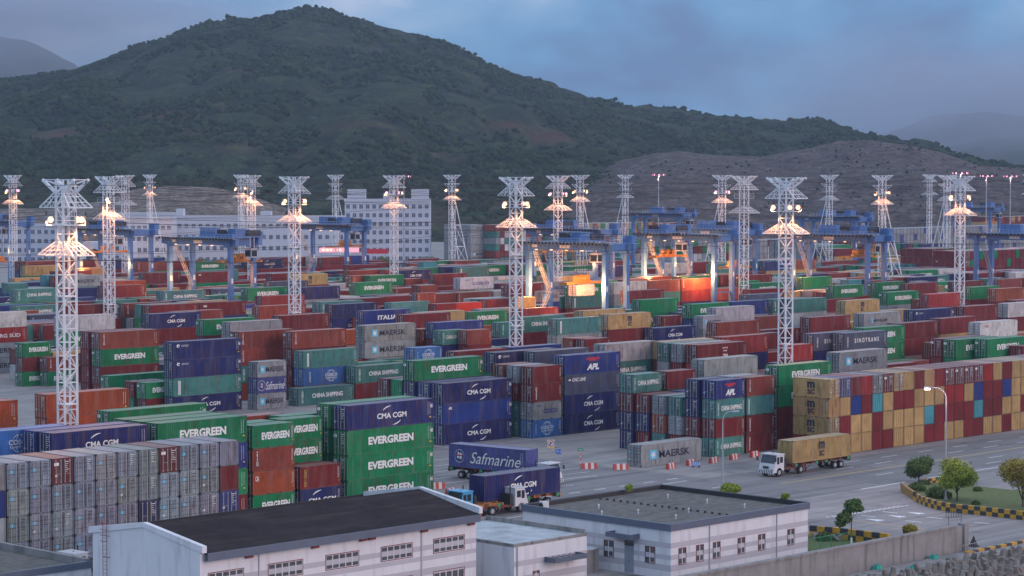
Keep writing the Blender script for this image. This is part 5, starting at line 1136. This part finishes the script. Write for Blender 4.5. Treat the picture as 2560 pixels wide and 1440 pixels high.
# low link building
x0, y0 = at(1285, 1355, 5.0); x1 = uat(1467, y0, 5.0); y1 = y0+13.2
t = empty('annex_building', (x0, y0, 0)); lx, ly = x1-x0, y1-y0; MB().box((0, 0, 0), (lx, ly, 4.6)).build('wall', M_WALL, t); MB().box((.1, .1, 4.59), (lx-.1, ly-.1, 4.66)).build('roof', M_ROOFP, t)
p_ = MB(); p_.box((-.02, -.02, 4.5), (lx+.02, .16, 4.78)); p_.box((lx-.16, .16, 4.5), (lx+.02, ly, 5.1)); p_.box((-.02, ly-.16, 4.5), (lx-.16, ly+.02, 5.0)); p_.box((-.02, .16, 4.5), (.16, ly-.16, 4.78)); p_.build('parapet', M_CWALL, t)
b = MB(); bands(b, 0, lx, 0, ((2.7, 3.2), (1.2, 1.8)), 'x'); b.build('wall_stripes', M_BAND, t)
xx = uat(1361, y0, 3.4)-x0; x2 = uat(1440, y0, 3.4)-x0; c_ = MB(); c_.box((xx, -1.4, 2.75), (x2, 0, 2.85)); c_.box((xx, -1.4, 2.85), (x2, -1.3, 3.2)); c_.box((xx, -1.3, 2.85), (xx+.1, 0, 3.2)); c_.box((x2-.1, -1.3, 2.85), (x2, 0, 3.2))
for i in range(5): c_.box((xx+.2+i*(x2-xx-.4)/5, -1.3, 3.05), (xx+.28+i*(x2-xx-.4)/5, 0, 3.13))
c_.build('canopy_frame', M_FASCIA, t); window(t, (uat(1333, y0, 1)-x0, 0, .6), 'x', .75, 1.4, 'small'); MB().cyl((.35, -.1, 0), .05, 4.5, n=6).build('drainpipe', M_LAMPP, t)
tag(t, 'low white annex with pale wet roof between the dark-roofed hall and the flat-roofed building', 'building')
# bottom-left low building
x1, y0 = at(228, 1402, 4.6); t = empty('low_shed', (x1-40, y0, 0)); MB().box((0, 0, 0), (40, 14.5, 4.1)).build('wall', M_WALL, t); MB().box((.1, .1, 4.09), (39.9, 14.4, 4.15)).build('roof', M_ROOFG, t)
p_ = MB(); p_.box((-.1, -.1, 4.0), (40.1, .15, 4.6)); p_.build('front_parapet', M_FASCIA, t); p_ = MB(); p_.box((39.7, .15, 3.9), (40.1, 14.6, 4.75)); p_.box((0, 14.3, 3.9), (39.7, 14.6, 4.75)); p_.build('side_parapet', M_CWALL, t)
tag(t, 'low grey-roofed shed with concrete parapet in the bottom left corner', 'building')
# small structures between the buildings
x0, y0 = at(1470, 1440, 0); o = MB().box((0, 0, 0), (1.8, 2.2, 2.2)).build('pump_housing', M_CWALL, None, (at(1475, 1436, 0)[0], at(1475, 1436, 0)[1]+.5, 0)); MB().box((-.1, -.1, 2.2), (1.9, 2.3, 2.32)).build('lid', M_ROOFP, o); tag(o, 'small concrete housing against the flat-roofed building beside the annex', 'utility box')

# concrete wall in front, ledge, channel, cast blocks
xw0, yw = at(1700, 1435, 3.0); yw = 134.3; xw1 = uat(2407, yw, 3.0)
t = empty('concrete_wall', (xw0-40, yw, 0)); lx = xw1-xw0+40; MB().box((0, 0, 0), (lx, .35, 2.85)).build('wall_panel', M_CWALL, t); MB().box((-.1, -.12, 2.85), (lx-1, .47, 3.05)).build('coping', M_CWALL, t); MB().box((lx, -.25, 0), (lx+.7, .6, 3.1)).build('end_pier', M_CWALL, t)
tag(t, 'streaked grey concrete wall running up to the right in front of the white building', 'wall')
tag(MB().box((xw0-40, yw-5.2, -.5), (xw1+1.2, yw-.25, .35)).build('ledge', M_CWALL), kind='structure')
tag(MB().sheet([(150, yw-40), (262, yw-40), (262, yw-5.4), (150, yw-5.4)], .006).build('channel_bed', mat('channel_soil', (.030, .011, .008), .7, .3, .4, spec=.15)), kind='structure')  # flat sheet of dark soil as the channel bed, no open water
tg = MB()
vt = [Vector(v_) for v_ in ((0, 0, 1), (.94, 0, -.33), (-.47, .82, -.33), (-.47, -.82, -.33))]
for v_ in vt: tg.bar((0, 0, 0), v_*.85, .36, .22, n=6)
TET = tg.mesh('wave_block', M_TETRA); r2 = random.Random(5); nt_ = 0
for gx in range(24):
    for gy in range(6):
        x_ = xw1-27+gx*1.3+gy*.6; y_ = yw-6.2-gy*1.25
        if x_ > xw1+.5-gy*.9: continue
        o = bpy.data.objects.new('wave_block', TET); C.objects.link(o); o.location = (x_+r2.uniform(-.15, .15), y_+r2.uniform(-.15, .15), .45+r2.uniform(-.1, .35)+.25*(4-gy)*.3); o.rotation_euler = (r2.uniform(-.5, .5), r2.uniform(-.5, .5), r2.uniform(0, 6)); nt_ += 1
        tag(o, 'four-legged grey concrete block heaped below the concrete wall', 'concrete block', 'heap of cast concrete blocks')
for i, (x, y, tx) in enumerate(((2193, 1422, 'green net bundle on the ledge left of the heap'), (2285, 1421, 'green net bundle on the ledge just behind the heap'), (2335, 1396, 'green net scrap near the end of the concrete wall'))):
    x_, y_ = at(x, y, .35); q = MB(); r3 = random.Random(i); n_ = 7; vs_ = []
    for a in range(n_):
        for b2 in range(n_): vs_.append((a*.2-.6, b2*.11-.35, .0 if a in (0, n_-1) or b2 in (0, n_-1) else .12+.35*r3.random()))
    q.add(vs_, [(a*n_+b2, (a+1)*n_+b2, (a+1)*n_+b2+1, a*n_+b2+1) for a in range(n_-1) for b2 in range(n_-1)]); o = q.build('net_bundle', M_NET, None, (x_, y_, .355)); tag(o, tx, 'net')
# kerb and railing right of the wall end
kx0, ky = at(2412, 1380, .5); t = empty('quay_kerb', (kx0, ky, 0)); q = MB()
for i in range(26): q.box((i*1.0, -.35, 0), (i*1.0+.998, .1, .55), i % 2)
q.build('kerb_blocks', [M_YB, M_BB], t); q = MB()
for i in range(66): q.bar((i*.4, .4, 0), (i*.4, .4, 1.1), .018, n=3)
for z in (.25, 1.1): q.bar((0, .4, z), (26, .4, z), .03)
q.build('railing', M_LAMPP, t); tag(t, 'low yellow and black kerb with thin railing right of the concrete wall', 'kerb')
tag(MB().box((kx0+.3, ky-1.7, -.4), (kx0+40, ky-.36, .3)).build('quay_edge', M_CWALL), kind='structure')
x_, y_ = at(2434, 1366); q = MB(); q.add([(-.35, -.35, 0), (.35, -.35, 0), (.35, .35, 0), (-.35, .35, 0), (0, 0, 1.15)], [(0, 1, 4), (1, 2, 4), (2, 3, 4), (3, 0, 4), (3, 2, 1, 0)]); o = q.build('marker_cone', M_DARK, None, (x_, y_, .01)); q = MB().box((-.42, -.42, 0), (.42, .42, .12)).build('base', M_DARK, o); tag(o, 'dark pointed marker standing on the road behind the railing', 'marker')

# checkered yellow and black barrier walls
def checker(pts, h, bl, label, name='checkered_wall', th=.35, rows=2):
    q = MB(); c0 = 0
    for a, b in zip(pts, pts[1:]):
        a, b = Vector((*a, 0)), Vector((*b, 0)); L_ = (b-a).length; d = (b-a)/L_; n_ = Vector((-d.y, d.x, 0))*th; k = max(1, round(L_/bl))
        for i in range(k):
            p0, p1 = a+d*(L_*i/k), a+d*(L_*(i+1)/k-.004)
            for r in range(rows):
                z0, z1 = h*r/rows, h*(r+1)/rows
                q.add([(p0.x, p0.y, z0), (p1.x, p1.y, z0), (p1.x+n_.x, p1.y+n_.y, z0), (p0.x+n_.x, p0.y+n_.y, z0), (p0.x, p0.y, z1), (p1.x, p1.y, z1), (p1.x+n_.x, p1.y+n_.y, z1), (p0.x+n_.x, p0.y+n_.y, z1)],
                      [(0, 3, 2, 1), (4, 5, 6, 7), (0, 1, 5, 4), (1, 2, 6, 5), (2, 3, 7, 6), (3, 0, 4, 7)], (i+r+c0) % 2)
        c0 += k
    t = q.build(name, [M_YB, M_BB]); tag(t, label, 'barrier'); return t
isl = [at(x, y) for x, y in ((2286, 1253), (2312, 1265), (2342, 1274), (2375, 1280), (2420, 1285), (2480, 1291), (2540, 1298), (2640, 1312))]
checker([at(2251, 1226), at(2265, 1238), at(2283, 1250)], .95, .45, 'short bent end piece of yellow and black wall at the island tip')
checker(isl, .95, .85, 'long curved yellow and black checkered wall round the planted island')
checker([at(2300, 1213), at(2350, 1205)], .6, .9, 'low yellow and black wall along the back of the island')
checker([at(2023, 1342), at(2100, 1349), at(2219, 1364)], 1.2, 1.0, 'yellow and black block wall behind the thin young tree')
ip = [at(2251, 1226), at(2283, 1250)]+isl+[(isl[-1][0]+6, isl[-1][1]+8), at(2600, 1232), at(2350, 1207), at(2300, 1212)]
tag(MB().sheet(ip[::-1], .03).build('island_soil', M_GRASS), kind='structure')
tag(MB().sheet([at(2015, 1386), at(2225, 1370), at(2223, 1352), at(2015, 1335)], .02).build('lawn', M_GRASS), kind='structure')
# green mesh fence
x0, y0 = at(2024, 1384); x1, y1 = at(2130, 1366); t = empty('green_fence', (x0, y0, 0), math.atan2(y1-y0, x1-x0)); Lf = math.hypot(x1-x0, y1-y0); q = MB()
for i in range(5): q.bar((Lf*i/4, 0, 0), (Lf*i/4, 0, 1.5), .05)
q.build('post', M_GREEN, t); q = MB(); [q.bar((0, 0, z), (Lf, 0, z), .035) for z in (.1, 1.5)]; [q.bar((i*.12, 0, .1), (i*.12, 0, 1.5), .006, n=3) for i in range(int(Lf/.12))]; q.build('mesh_panel', M_GREEN, t); tag(t, 'green mesh fence on the lawn right of the white building', 'fence')
for i, (x, y) in enumerate(((2040, 1345), (2092, 1352))):
    o = crown([(0, 0, .3, .55)], 3, .1, 1); q = MB(); r3 = random.Random(i+9)
    for a in range(6): q.bar((r3.uniform(-.5, .5), r3.uniform(-.4, .4), 0), (r3.uniform(-.5, .5), r3.uniform(-.4, .4), r3.uniform(.3, .7)), .28, .15, n=6)
    x_, y_ = at(x, y); tag(q.build('rock', M_CWALL, None, (x_, y_, -.05)), ('pale rockery stone left of the clipped hedge bush', 'pale rockery stone right of the clipped hedge bush')[i], 'rock')
# rack at the wall end
x_, y_ = at(2365, 1322, 0); t = empty('noticeboard_frame', (x_, y_, 0), R_(-20)); q = MB()
for i in range(7): q.bar((i*.33, 0, 1.2 if i not in (1, 6) else 0), (i*.33, 0, 2.3), .03)
for z in (1.2, 1.75, 2.3): q.bar((0, 0, z), (2, 0, z), .035)
q.build('bar_grid', M_DARK, t); tag(t, 'dark metal grid frame standing behind the end of the concrete wall', 'frame')

# ------------------------------------------------------------------ street lamps
def lamp(x, y, h, reach, lit, label, head=.0):
    u, w = at(x, y); t = empty('street_lamp', (u, w, 0)); q = MB(); q.bar((0, 0, 0), (0, 0, h-1.3), .12, .075, n=8); q.cyl((0, 0, 0), .2, .3, n=8)
    d = Vector((sh, -ch, 0))*reach; arm = [Vector((0, 0, h-1.3))+d*(1-math.cos(a))*1.0+Vector((0, 0, 1.3*math.sin(a))) for a in [i*math.pi/2/6 for i in range(7)]]
    q.build('pole', M_LAMPP, t); a_ = MB(); a_.path(arm, .055, 6); e_ = arm[-1]+d*.35; a_.bar(arm[-1], e_, .05); a_.build('arm', M_LAMPP, t)
    hd = MB(); dd = d.normalized(); hd.bar(e_-dd*.1, e_+dd*.75, .10, .16, n=8); ho = hd.build('lamp_head', M_LAMPP, t)
    if lit:
        l = MB(); l.bar(e_+dd*.05-Vector((0, 0, .12)), e_+dd*.72-Vector((0, 0, .14)), .13, n=8); l.build('lit_lens', M_EMP, ho); lamp_light('lamp_bulb', e_+dd*.4-Vector((0, 0, .45)), 700*LK, (1, .6, .62), .2, t)
    tag(t, label, 'street lamp', 'street lamps by the road'); return t
lamp(1806, 1230, 9.7, .9, False, 'unlit curved street lamp behind the flat-roofed building')
lamp(2364, 1249, 13.2, -1.4, True, 'lit street lamp on the planted island, pink head pointing left')

# ------------------------------------------------------------------ road barriers, signs
bq = MB(); 
for i in range(5): bq.add([(-1+i*.4, -.22, 0), (-1+i*.4+.399, -.22, 0), (-1+i*.4+.399, .22, 0), (-1+i*.4, .22, 0), (-1+i*.4, -.12, .75), (-1+i*.4+.399, -.12, .75), (-1+i*.4+.399, .12, .75), (-1+i*.4, .12, .75)], [(0, 3, 2, 1), (4, 5, 6, 7), (0, 1, 5, 4), (1, 2, 6, 5), (2, 3, 7, 6), (3, 0, 4, 7)], i % 2)
BAR = bq.mesh('road_barrier', [M_RB, M_WB])
for i, (x, y, rz, tx) in enumerate(((1473, 1172, -35, 'leftmost of the barriers before the single grey container'), (1552, 1174, -30, 'second barrier, left of the single grey container'), (1677, 1172, 12, 'scuffed barrier in front of the single grey container'), (1727, 1163, 10, 'barrier partly behind the chevron board'),
                               (1784, 1157, 10, 'barrier left of the unlit lamp post foot'), (1835, 1149, 10, 'barrier right of the unlit lamp post'), (1886, 1142, 10, 'rightmost barrier beside the tan truck'), (1092, 1222, -25, 'barrier at the foot of the tall green stack'), (1127, 1236, 15, 'barrier behind the blue truck cab'))):
    u, w = at(x, y); o = link('road_barrier', BAR, None, (u, w, .005), R_(rz)); tag(o, 'red and white concrete '+tx, 'barrier', 'red and white road barriers')
def cyl_sign(x, y, h, name, label, builder, post=M_LAMPP):
    u, w = at(x, y); t = empty(name, (u, w, 0), HEAD-R_(90)); q = MB()
    if post == 'rw':
        for i in range(6): q.bar((0, 0, h*i/6), (0, 0, h*(i+1)/6-.004), .06, n=8, mi=i % 2)
        q.build('post', [M_RB, M_WB], t)
    else: q.bar((0, 0, 0), (0, 0, h), .05, n=8); q.build('post', post, t)
    builder(t, h); tag(t, label, 'sign')
def b1(t, h):
    MB().box((-.46, -.09, h-.46), (.46, -.05, h+.46)).build('sign_plate', M_WB, t); MB().bar((0, -.092, h), (0, -.10, h), .42, n=24).build('red_ring', M_RED, t); MB().bar((0, -.101, h), (0, -.115, h), .35, n=24).build('sign_face', M_WB, t)
    q = MB(); q.bar((-.24, -.125, h-.24), (.24, -.125, h+.24), .045); q.bar((-.05, -.13, h-.2), (-.02, -.13, h+.2), .04); q.bar((-.16, -.13, h+.08), (.1, -.13, h+.02), .04); q.build('symbol', M_DARK, t); MB().box((-.42, -.1, h-.68), (.42, -.06, h-.5)).build('sub_plate', M_YEL, t)
cyl_sign(1377, 1165, 3.0, 'round_road_sign', 'round red-rimmed prohibition sign with yellow plate beside the trucks', b1)
def ttext(t, s, w_, h_, z, y, m, nm='text'):
    V, F = textverts(s, .02, 0.); MB().add([((a-.5)*w_, y, z+(b-.5)*h_) for a, b in V], F).build(nm, m, t)
M_SIGNB = mat('sign_blue', (.02, .12, .5), .5)
def b2(t, h): MB().box((-.35, -.1, h-.3), (.35, -.06, h+.3)).build('sign_plate', M_SIGNB, t); ttext(t, '7-1', .5, .32, h, -.106, M_WHITE)
cyl_sign(1396, 1168, 2.05, 'area_sign', 'small blue numbered sign right of the round sign', b2)
def b3(t, h): MB().box((-.35, -.1, h-.2), (.35, -.06, h+.2)).build('sign_plate', M_GREEN, t); ttext(t, 'F18', .42, .22, h, -.106, M_WHITE)
cyl_sign(1451, 1166, 2.2, 'area_sign', 'small green sign on a striped post left of the single grey container', b3, 'rw')
u, w = at(1740, 1168); t = empty('chevron_board', (u, w, 0), HEAD-R_(88)); q = MB().box((-.55, -.03, .15), (.55, .03, .75)); q.build('board', M_SIGNB, t); q = MB()
for i in range(4): x = -.5+i*.27; q.add([(x, -.036, .2), (x+.12, -.036, .2), (x+.22, -.036, .45), (x+.12, -.036, .7), (x, -.036, .7), (x+.1, -.036, .45)], [(0, 1, 2, 5), (5, 2, 3, 4)])
q.build('chevrons', M_WHITE, t); q = MB(); q.box((-.5, -.2, 0), (-.3, .2, .15)); q.box((.3, -.2, 0), (.5, .2, .15)); q.build('foot', M_DARK, t); tag(t, 'low blue and white chevron board on feet before the barriers', 'sign')

# ------------------------------------------------------------------ lorries
def wheel(t, x, y, r=.56, wd=.34):
    q = MB().cyl((0, -wd/2, 0), r, wd, 'y', n=18); o = q.build('wheel', M_TYRE, t, (x, y, r)); MB().cyl((0, -wd/2-.01, 0), r*.5, wd+.02, 'y', n=10).build('rim', M_LAMPP, o)
def tractor(t, cm, x=0.):
    """terminal tractor, nose towards -x"""
    q = MB(); q.box((x+.0, -.9, .75), (x+5.4, .9, 1.0)); q.build('chassis', M_CHAS, t)
    c = MB(); pr = [(x-1.5, .75), (x+.6, .75), (x+.6, 2.75), (x-.85, 2.75), (x-1.22, 1.62)]
    for s in (0,): 
        vs_ = [(a, -1.22, z) for a, z in pr]+[(a, 1.22, z) for a, z in pr]; c.add(vs_, [(0, 1, 2, 3, 4), (9, 8, 7, 6, 5)]+[(i, 5+i, 5+(i+1) % 5, (i+1) % 5) for i in range(5)])
    c.box((x-1.5, -1.22, .55), (x-.9, 1.22, .74)); c.box((x-1.05, -1.28, 2.752), (x+.68, 1.28, 2.86)); c.box((x-1.56, -.6, .95), (x-1.37, .6, 1.5)); cab = c.build('cab', cm, t)
    g_ = MB(); g_.add([(x-1.20, -1.1, 1.70), (x-1.20, 1.1, 1.70), (x-.88, 1.1, 2.68), (x-.88, -1.1, 2.68)], [(0, 1, 2, 3)]); 
    for v_ in range(4): a, b2, z = g_.v[v_]; g_.v[v_] = (a-.03, b2, z+.015)
    g_.build('windscreen', M_GLASS, cab); MB().box((x-.25, -1.235, 1.75), (x+.35, -1.222, 2.5)).box((x-.85, -1.235, 1.6), (x-.38, -1.222, 2.5)).box((x-.25, 1.222, 1.75), (x+.35, 1.235, 2.5)).box((x-.85, 1.222, 1.6), (x-.38, 1.235, 2.5)).build('side_window', M_GLASS, cab)
    q = MB(); q.box((x-1.62, -1.2, .45), (x-1.501, 1.2, .85), 0)
    for i in range(6): q.add([(x-1.625, -1.1+i*.38, .47), (x-1.625, -.95+i*.38, .47), (x-1.625, -.8+i*.38, .83), (x-1.625, -.95+i*.38, .83)], [(0, 1, 2, 3)], 1)
    q.build('bumper', [M_WB, M_BB], cab)
    MB().box((x-1.575, -.45, 1.05), (x-1.561, .45, 1.35)).box((x-1.56, -1.1, .88), (x-1.505, -.7, .93)).build('grille', M_DARK, cab); q = MB()
    for y in (-1.45, 1.45): q.bar((x-1.1, y*.86, 2.5), (x-1.4, y, 2.45), .025); q.box((x-1.48, y-.12, 2.0), (x-1.40, y+.12, 2.5))
    q.build('mirrors', M_DARK, cab)
    for y in (-.95, .95): MB().box((x-1.50, y-.12, .95), (x-1.47, y+.12, 1.1)).build('headlight', M_WHITE, cab)
    q = MB(); q.box((x+.9, -1.1, 1.0), (x+1.3, 1.1, 2.2)); q.cyl((x+1.1, .9, 2.2), .07, 1.0, n=6); q.build('exhaust_rack', M_DARK, t)
    q = MB().cyl((x-.1, 0, 2.78), .09, .16, n=8); q.build('beacon', M_CHASO, cab)
    for y in (-1.05, 1.05): wheel(t, x-.35, y); wheel(t, x+4.1, y)
def trailer(t, x0, col, m=M_CHAS):
    q = MB(); 
    for y in (-.45, .45): q.box((x0, y-.1, 1.0), (x0+12.3, y+.1, 1.3))
    for i in range(7): q.box((x0+.05+i*2, -1.15, 1.12), (x0+.25+i*2, 1.15, 1.38))
    q.box((x0+12.3, -1.15, .8), (x0+12.42, 1.15, 1.38)); q.build('trailer_frame', m, t)
    q = MB()
    for y in (-.8, .8): q.box((x0+3.2, y-.07, .2), (x0+3.35, y+.07, 1.1)); q.box((x0+3.1, y-.15, .12), (x0+3.45, y+.15, .2)); q.bar((x0+3.3, y, .4), (x0+4.6, y, 1.1), .04)
    q.build('landing_legs', m, t); q = MB()
    for a in (.6, 4.9, 6.9, 11.6): 
        for y in (-1.2, 1.2): q.box((x0+a, y-.05, 1.0), (x0+a+.45, y+.05, 1.36))
    q.build('twist_lock_guides', M_GREEN, t)
    for a in (9.0, 10.3): 
        for y in (-.98, .98): wheel(t, x0+a, y, .5, .5)
def lorry(u, w, rz, cm, label, box, blabel, m=M_CHAS):
    t = empty('container_lorry', (u, w, .006), rz); tractor(t, cm); trailer(t, 2.3, 0, m); tag(t, label, 'lorry', 'lorries on the road')
    if box:
        M_ = Matrix.Translation((u, w, 0)) @ Matrix.Rotation(rz, 4, 'Z'); p0 = M_ @ Vector((2.35, -1.22, 1.40))
        b = dict(u=p0.x, w=p0.y, z=1.40, L=F40, H=2.9 if box != 'N' else 2.9, t=box[0], typ='x', rz=rz, flip=False)
        if len(box) > 1: p0 = M_ @ Vector((2.35+F40, 1.22, 1.40)); b.update(u=p0.x, w=p0.y, rz=rz+math.pi)
        tag(make_container(b), blabel, 'container', 'containers carried by lorries')
uu, ww = at(1982, 1103, 4.3); lorry(uu-2.35, ww+1.22, 0, M_CABW, 'white-cabbed lorry on the road with a tan container', 'm.', 'tan black-lettered container on the white-cabbed lorry on the road')
uu, ww = at(1210, 1191, 4.3); lorry(uu-2.35, ww+1.22, R_(-1), M_CABB, 'blue-cabbed lorry driving left on the road behind the dark-roofed hall', 'N.', 'navy arc-marked container on the blue-cabbed lorry', M_CHASO)
# turning lorry: nose to the right and nearer
a_ = R_(90+7); hx_, hy_ = at(1345, 1121, 4.3)     # upper front corner on the side we see
lorry(hx_-2.35*math.cos(a_)-1.22*math.sin(a_), hy_-2.35*math.sin(a_)+1.22*math.cos(a_), a_, M_CABW, 'white-cabbed lorry turning out of the cross road', 'S.', 'violet-blue script-lettered container on the turning lorry')
uu, ww = at(1290, 1276, 0); t = empty('container_lorry', (uu-1, ww-.3, .006), R_(178)); 
tractor(t, M_CABW); trailer(t, 2.3, 0, M_CHASO); tag(t, 'white-cabbed lorry with empty orange trailer behind the annex roof', 'lorry', 'lorries on the road')
uu, ww = at(186, 1380, 2.8); t = empty('terminal_tractor', (uu, ww, .006), R_(3)); tractor(t, M_CABW); tag(t, 'white tractor cab showing behind the low shed at bottom left', 'lorry', 'lorries on the road')

# ------------------------------------------------------------------ evening haze
hm = bpy.data.materials.new('evening_haze'); hm.use_nodes = True; nt = hm.node_tree; nt.nodes.clear(); o_ = nt.nodes.new('ShaderNodeOutputMaterial'); v_ = nt.nodes.new('ShaderNodeVolumePrincipled')
v_.inputs['Color'].default_value = (.62, .72, .95, 1); v_.inputs['Density'].default_value = HAZE; v_.inputs['Anisotropy'].default_value = .2; nt.links.new(v_.outputs[0], o_.inputs['Volume'])
q = MB(); q.prism([lat(-2200, -300), lat(2600, -300), lat(2600, 2640), lat(-2200, 2640)], -3, 320); o = q.build('haze', hm); tag(o, 'thin blue evening haze over the port and hills', 'haze', kind='stuff')
def mist(loc, rad, dens, label, seed):
    m = bpy.data.materials.new('mist'); m.use_nodes = True; nt = m.node_tree; N = nt.nodes; L = nt.links; N.clear(); o_ = N.new('ShaderNodeOutputMaterial'); v_ = N.new('ShaderNodeVolumePrincipled'); v_.inputs['Color'].default_value = (.70, .78, .95, 1)
    tc = N.new('ShaderNodeTexCoord'); ln = N.new('ShaderNodeVectorMath'); ln.operation = 'LENGTH'; L.new(tc.outputs['Object'], ln.inputs[0]); mr = N.new('ShaderNodeMapRange'); mr.inputs[1].default_value = 1; mr.inputs[2].default_value = .15; mr.inputs[3].default_value = 0; mr.inputs[4].default_value = dens; mr.interpolation_type = 'SMOOTHSTEP'; L.new(ln.outputs['Value'], mr.inputs[0])
    nz = N.new('ShaderNodeTexNoise'); nz.inputs['Scale'].default_value = 2.2; nz.inputs['Detail'].default_value = 3; L.new(tc.outputs['Object'], nz.inputs['Vector']); n2 = N.new('ShaderNodeMapRange'); n2.inputs[1].default_value = .35; n2.inputs[2].default_value = .65; n2.inputs[3].default_value = .25; n2.inputs[4].default_value = 1.5; L.new(nz.outputs[0], n2.inputs[0])
    mu = N.new('ShaderNodeMath'); mu.operation = 'MULTIPLY'; L.new(mr.outputs[0], mu.inputs[0]); L.new(n2.outputs[0], mu.inputs[1]); L.new(mu.outputs[0], v_.inputs['Density']); L.new(v_.outputs[0], o_.inputs['Volume'])
    q = MB(); n = 16; vs = [(0, 0, -1)]; fs = []
    for i in range(1, 8):
        for j in range(n): a = math.pi*i/8-math.pi/2; b = 2*math.pi*j/n; vs.append((math.cos(a)*math.cos(b), math.cos(a)*math.sin(b), math.sin(a)))
    vs.append((0, 0, 1))
    for j in range(n): fs.append((0, 1+(j+1) % n, 1+j)); fs.append((1+6*n+j, 1+6*n+(j+1) % n, 1+7*n))
    for i in range(6):
        for j in range(n): fs.append((1+i*n+j, 1+i*n+(j+1) % n, 1+(i+1)*n+(j+1) % n, 1+(i+1)*n+j))
    q.add(vs, fs); o = q.build('mist_cloud', m, None, (*lat(loc[0], loc[1]), loc[2]), HEAD-R_(90)); o.scale = rad; tag(o, label, 'mist', kind='stuff')
mist((-700, 3200, 235), (520, 480, 125), .0042, 'low cloud wrapping the far-left mountain top', 1)
mist((820, 4300, 150), (620, 700, 190), .0030, 'low dark cloud in front of the far-right mountain', 2)
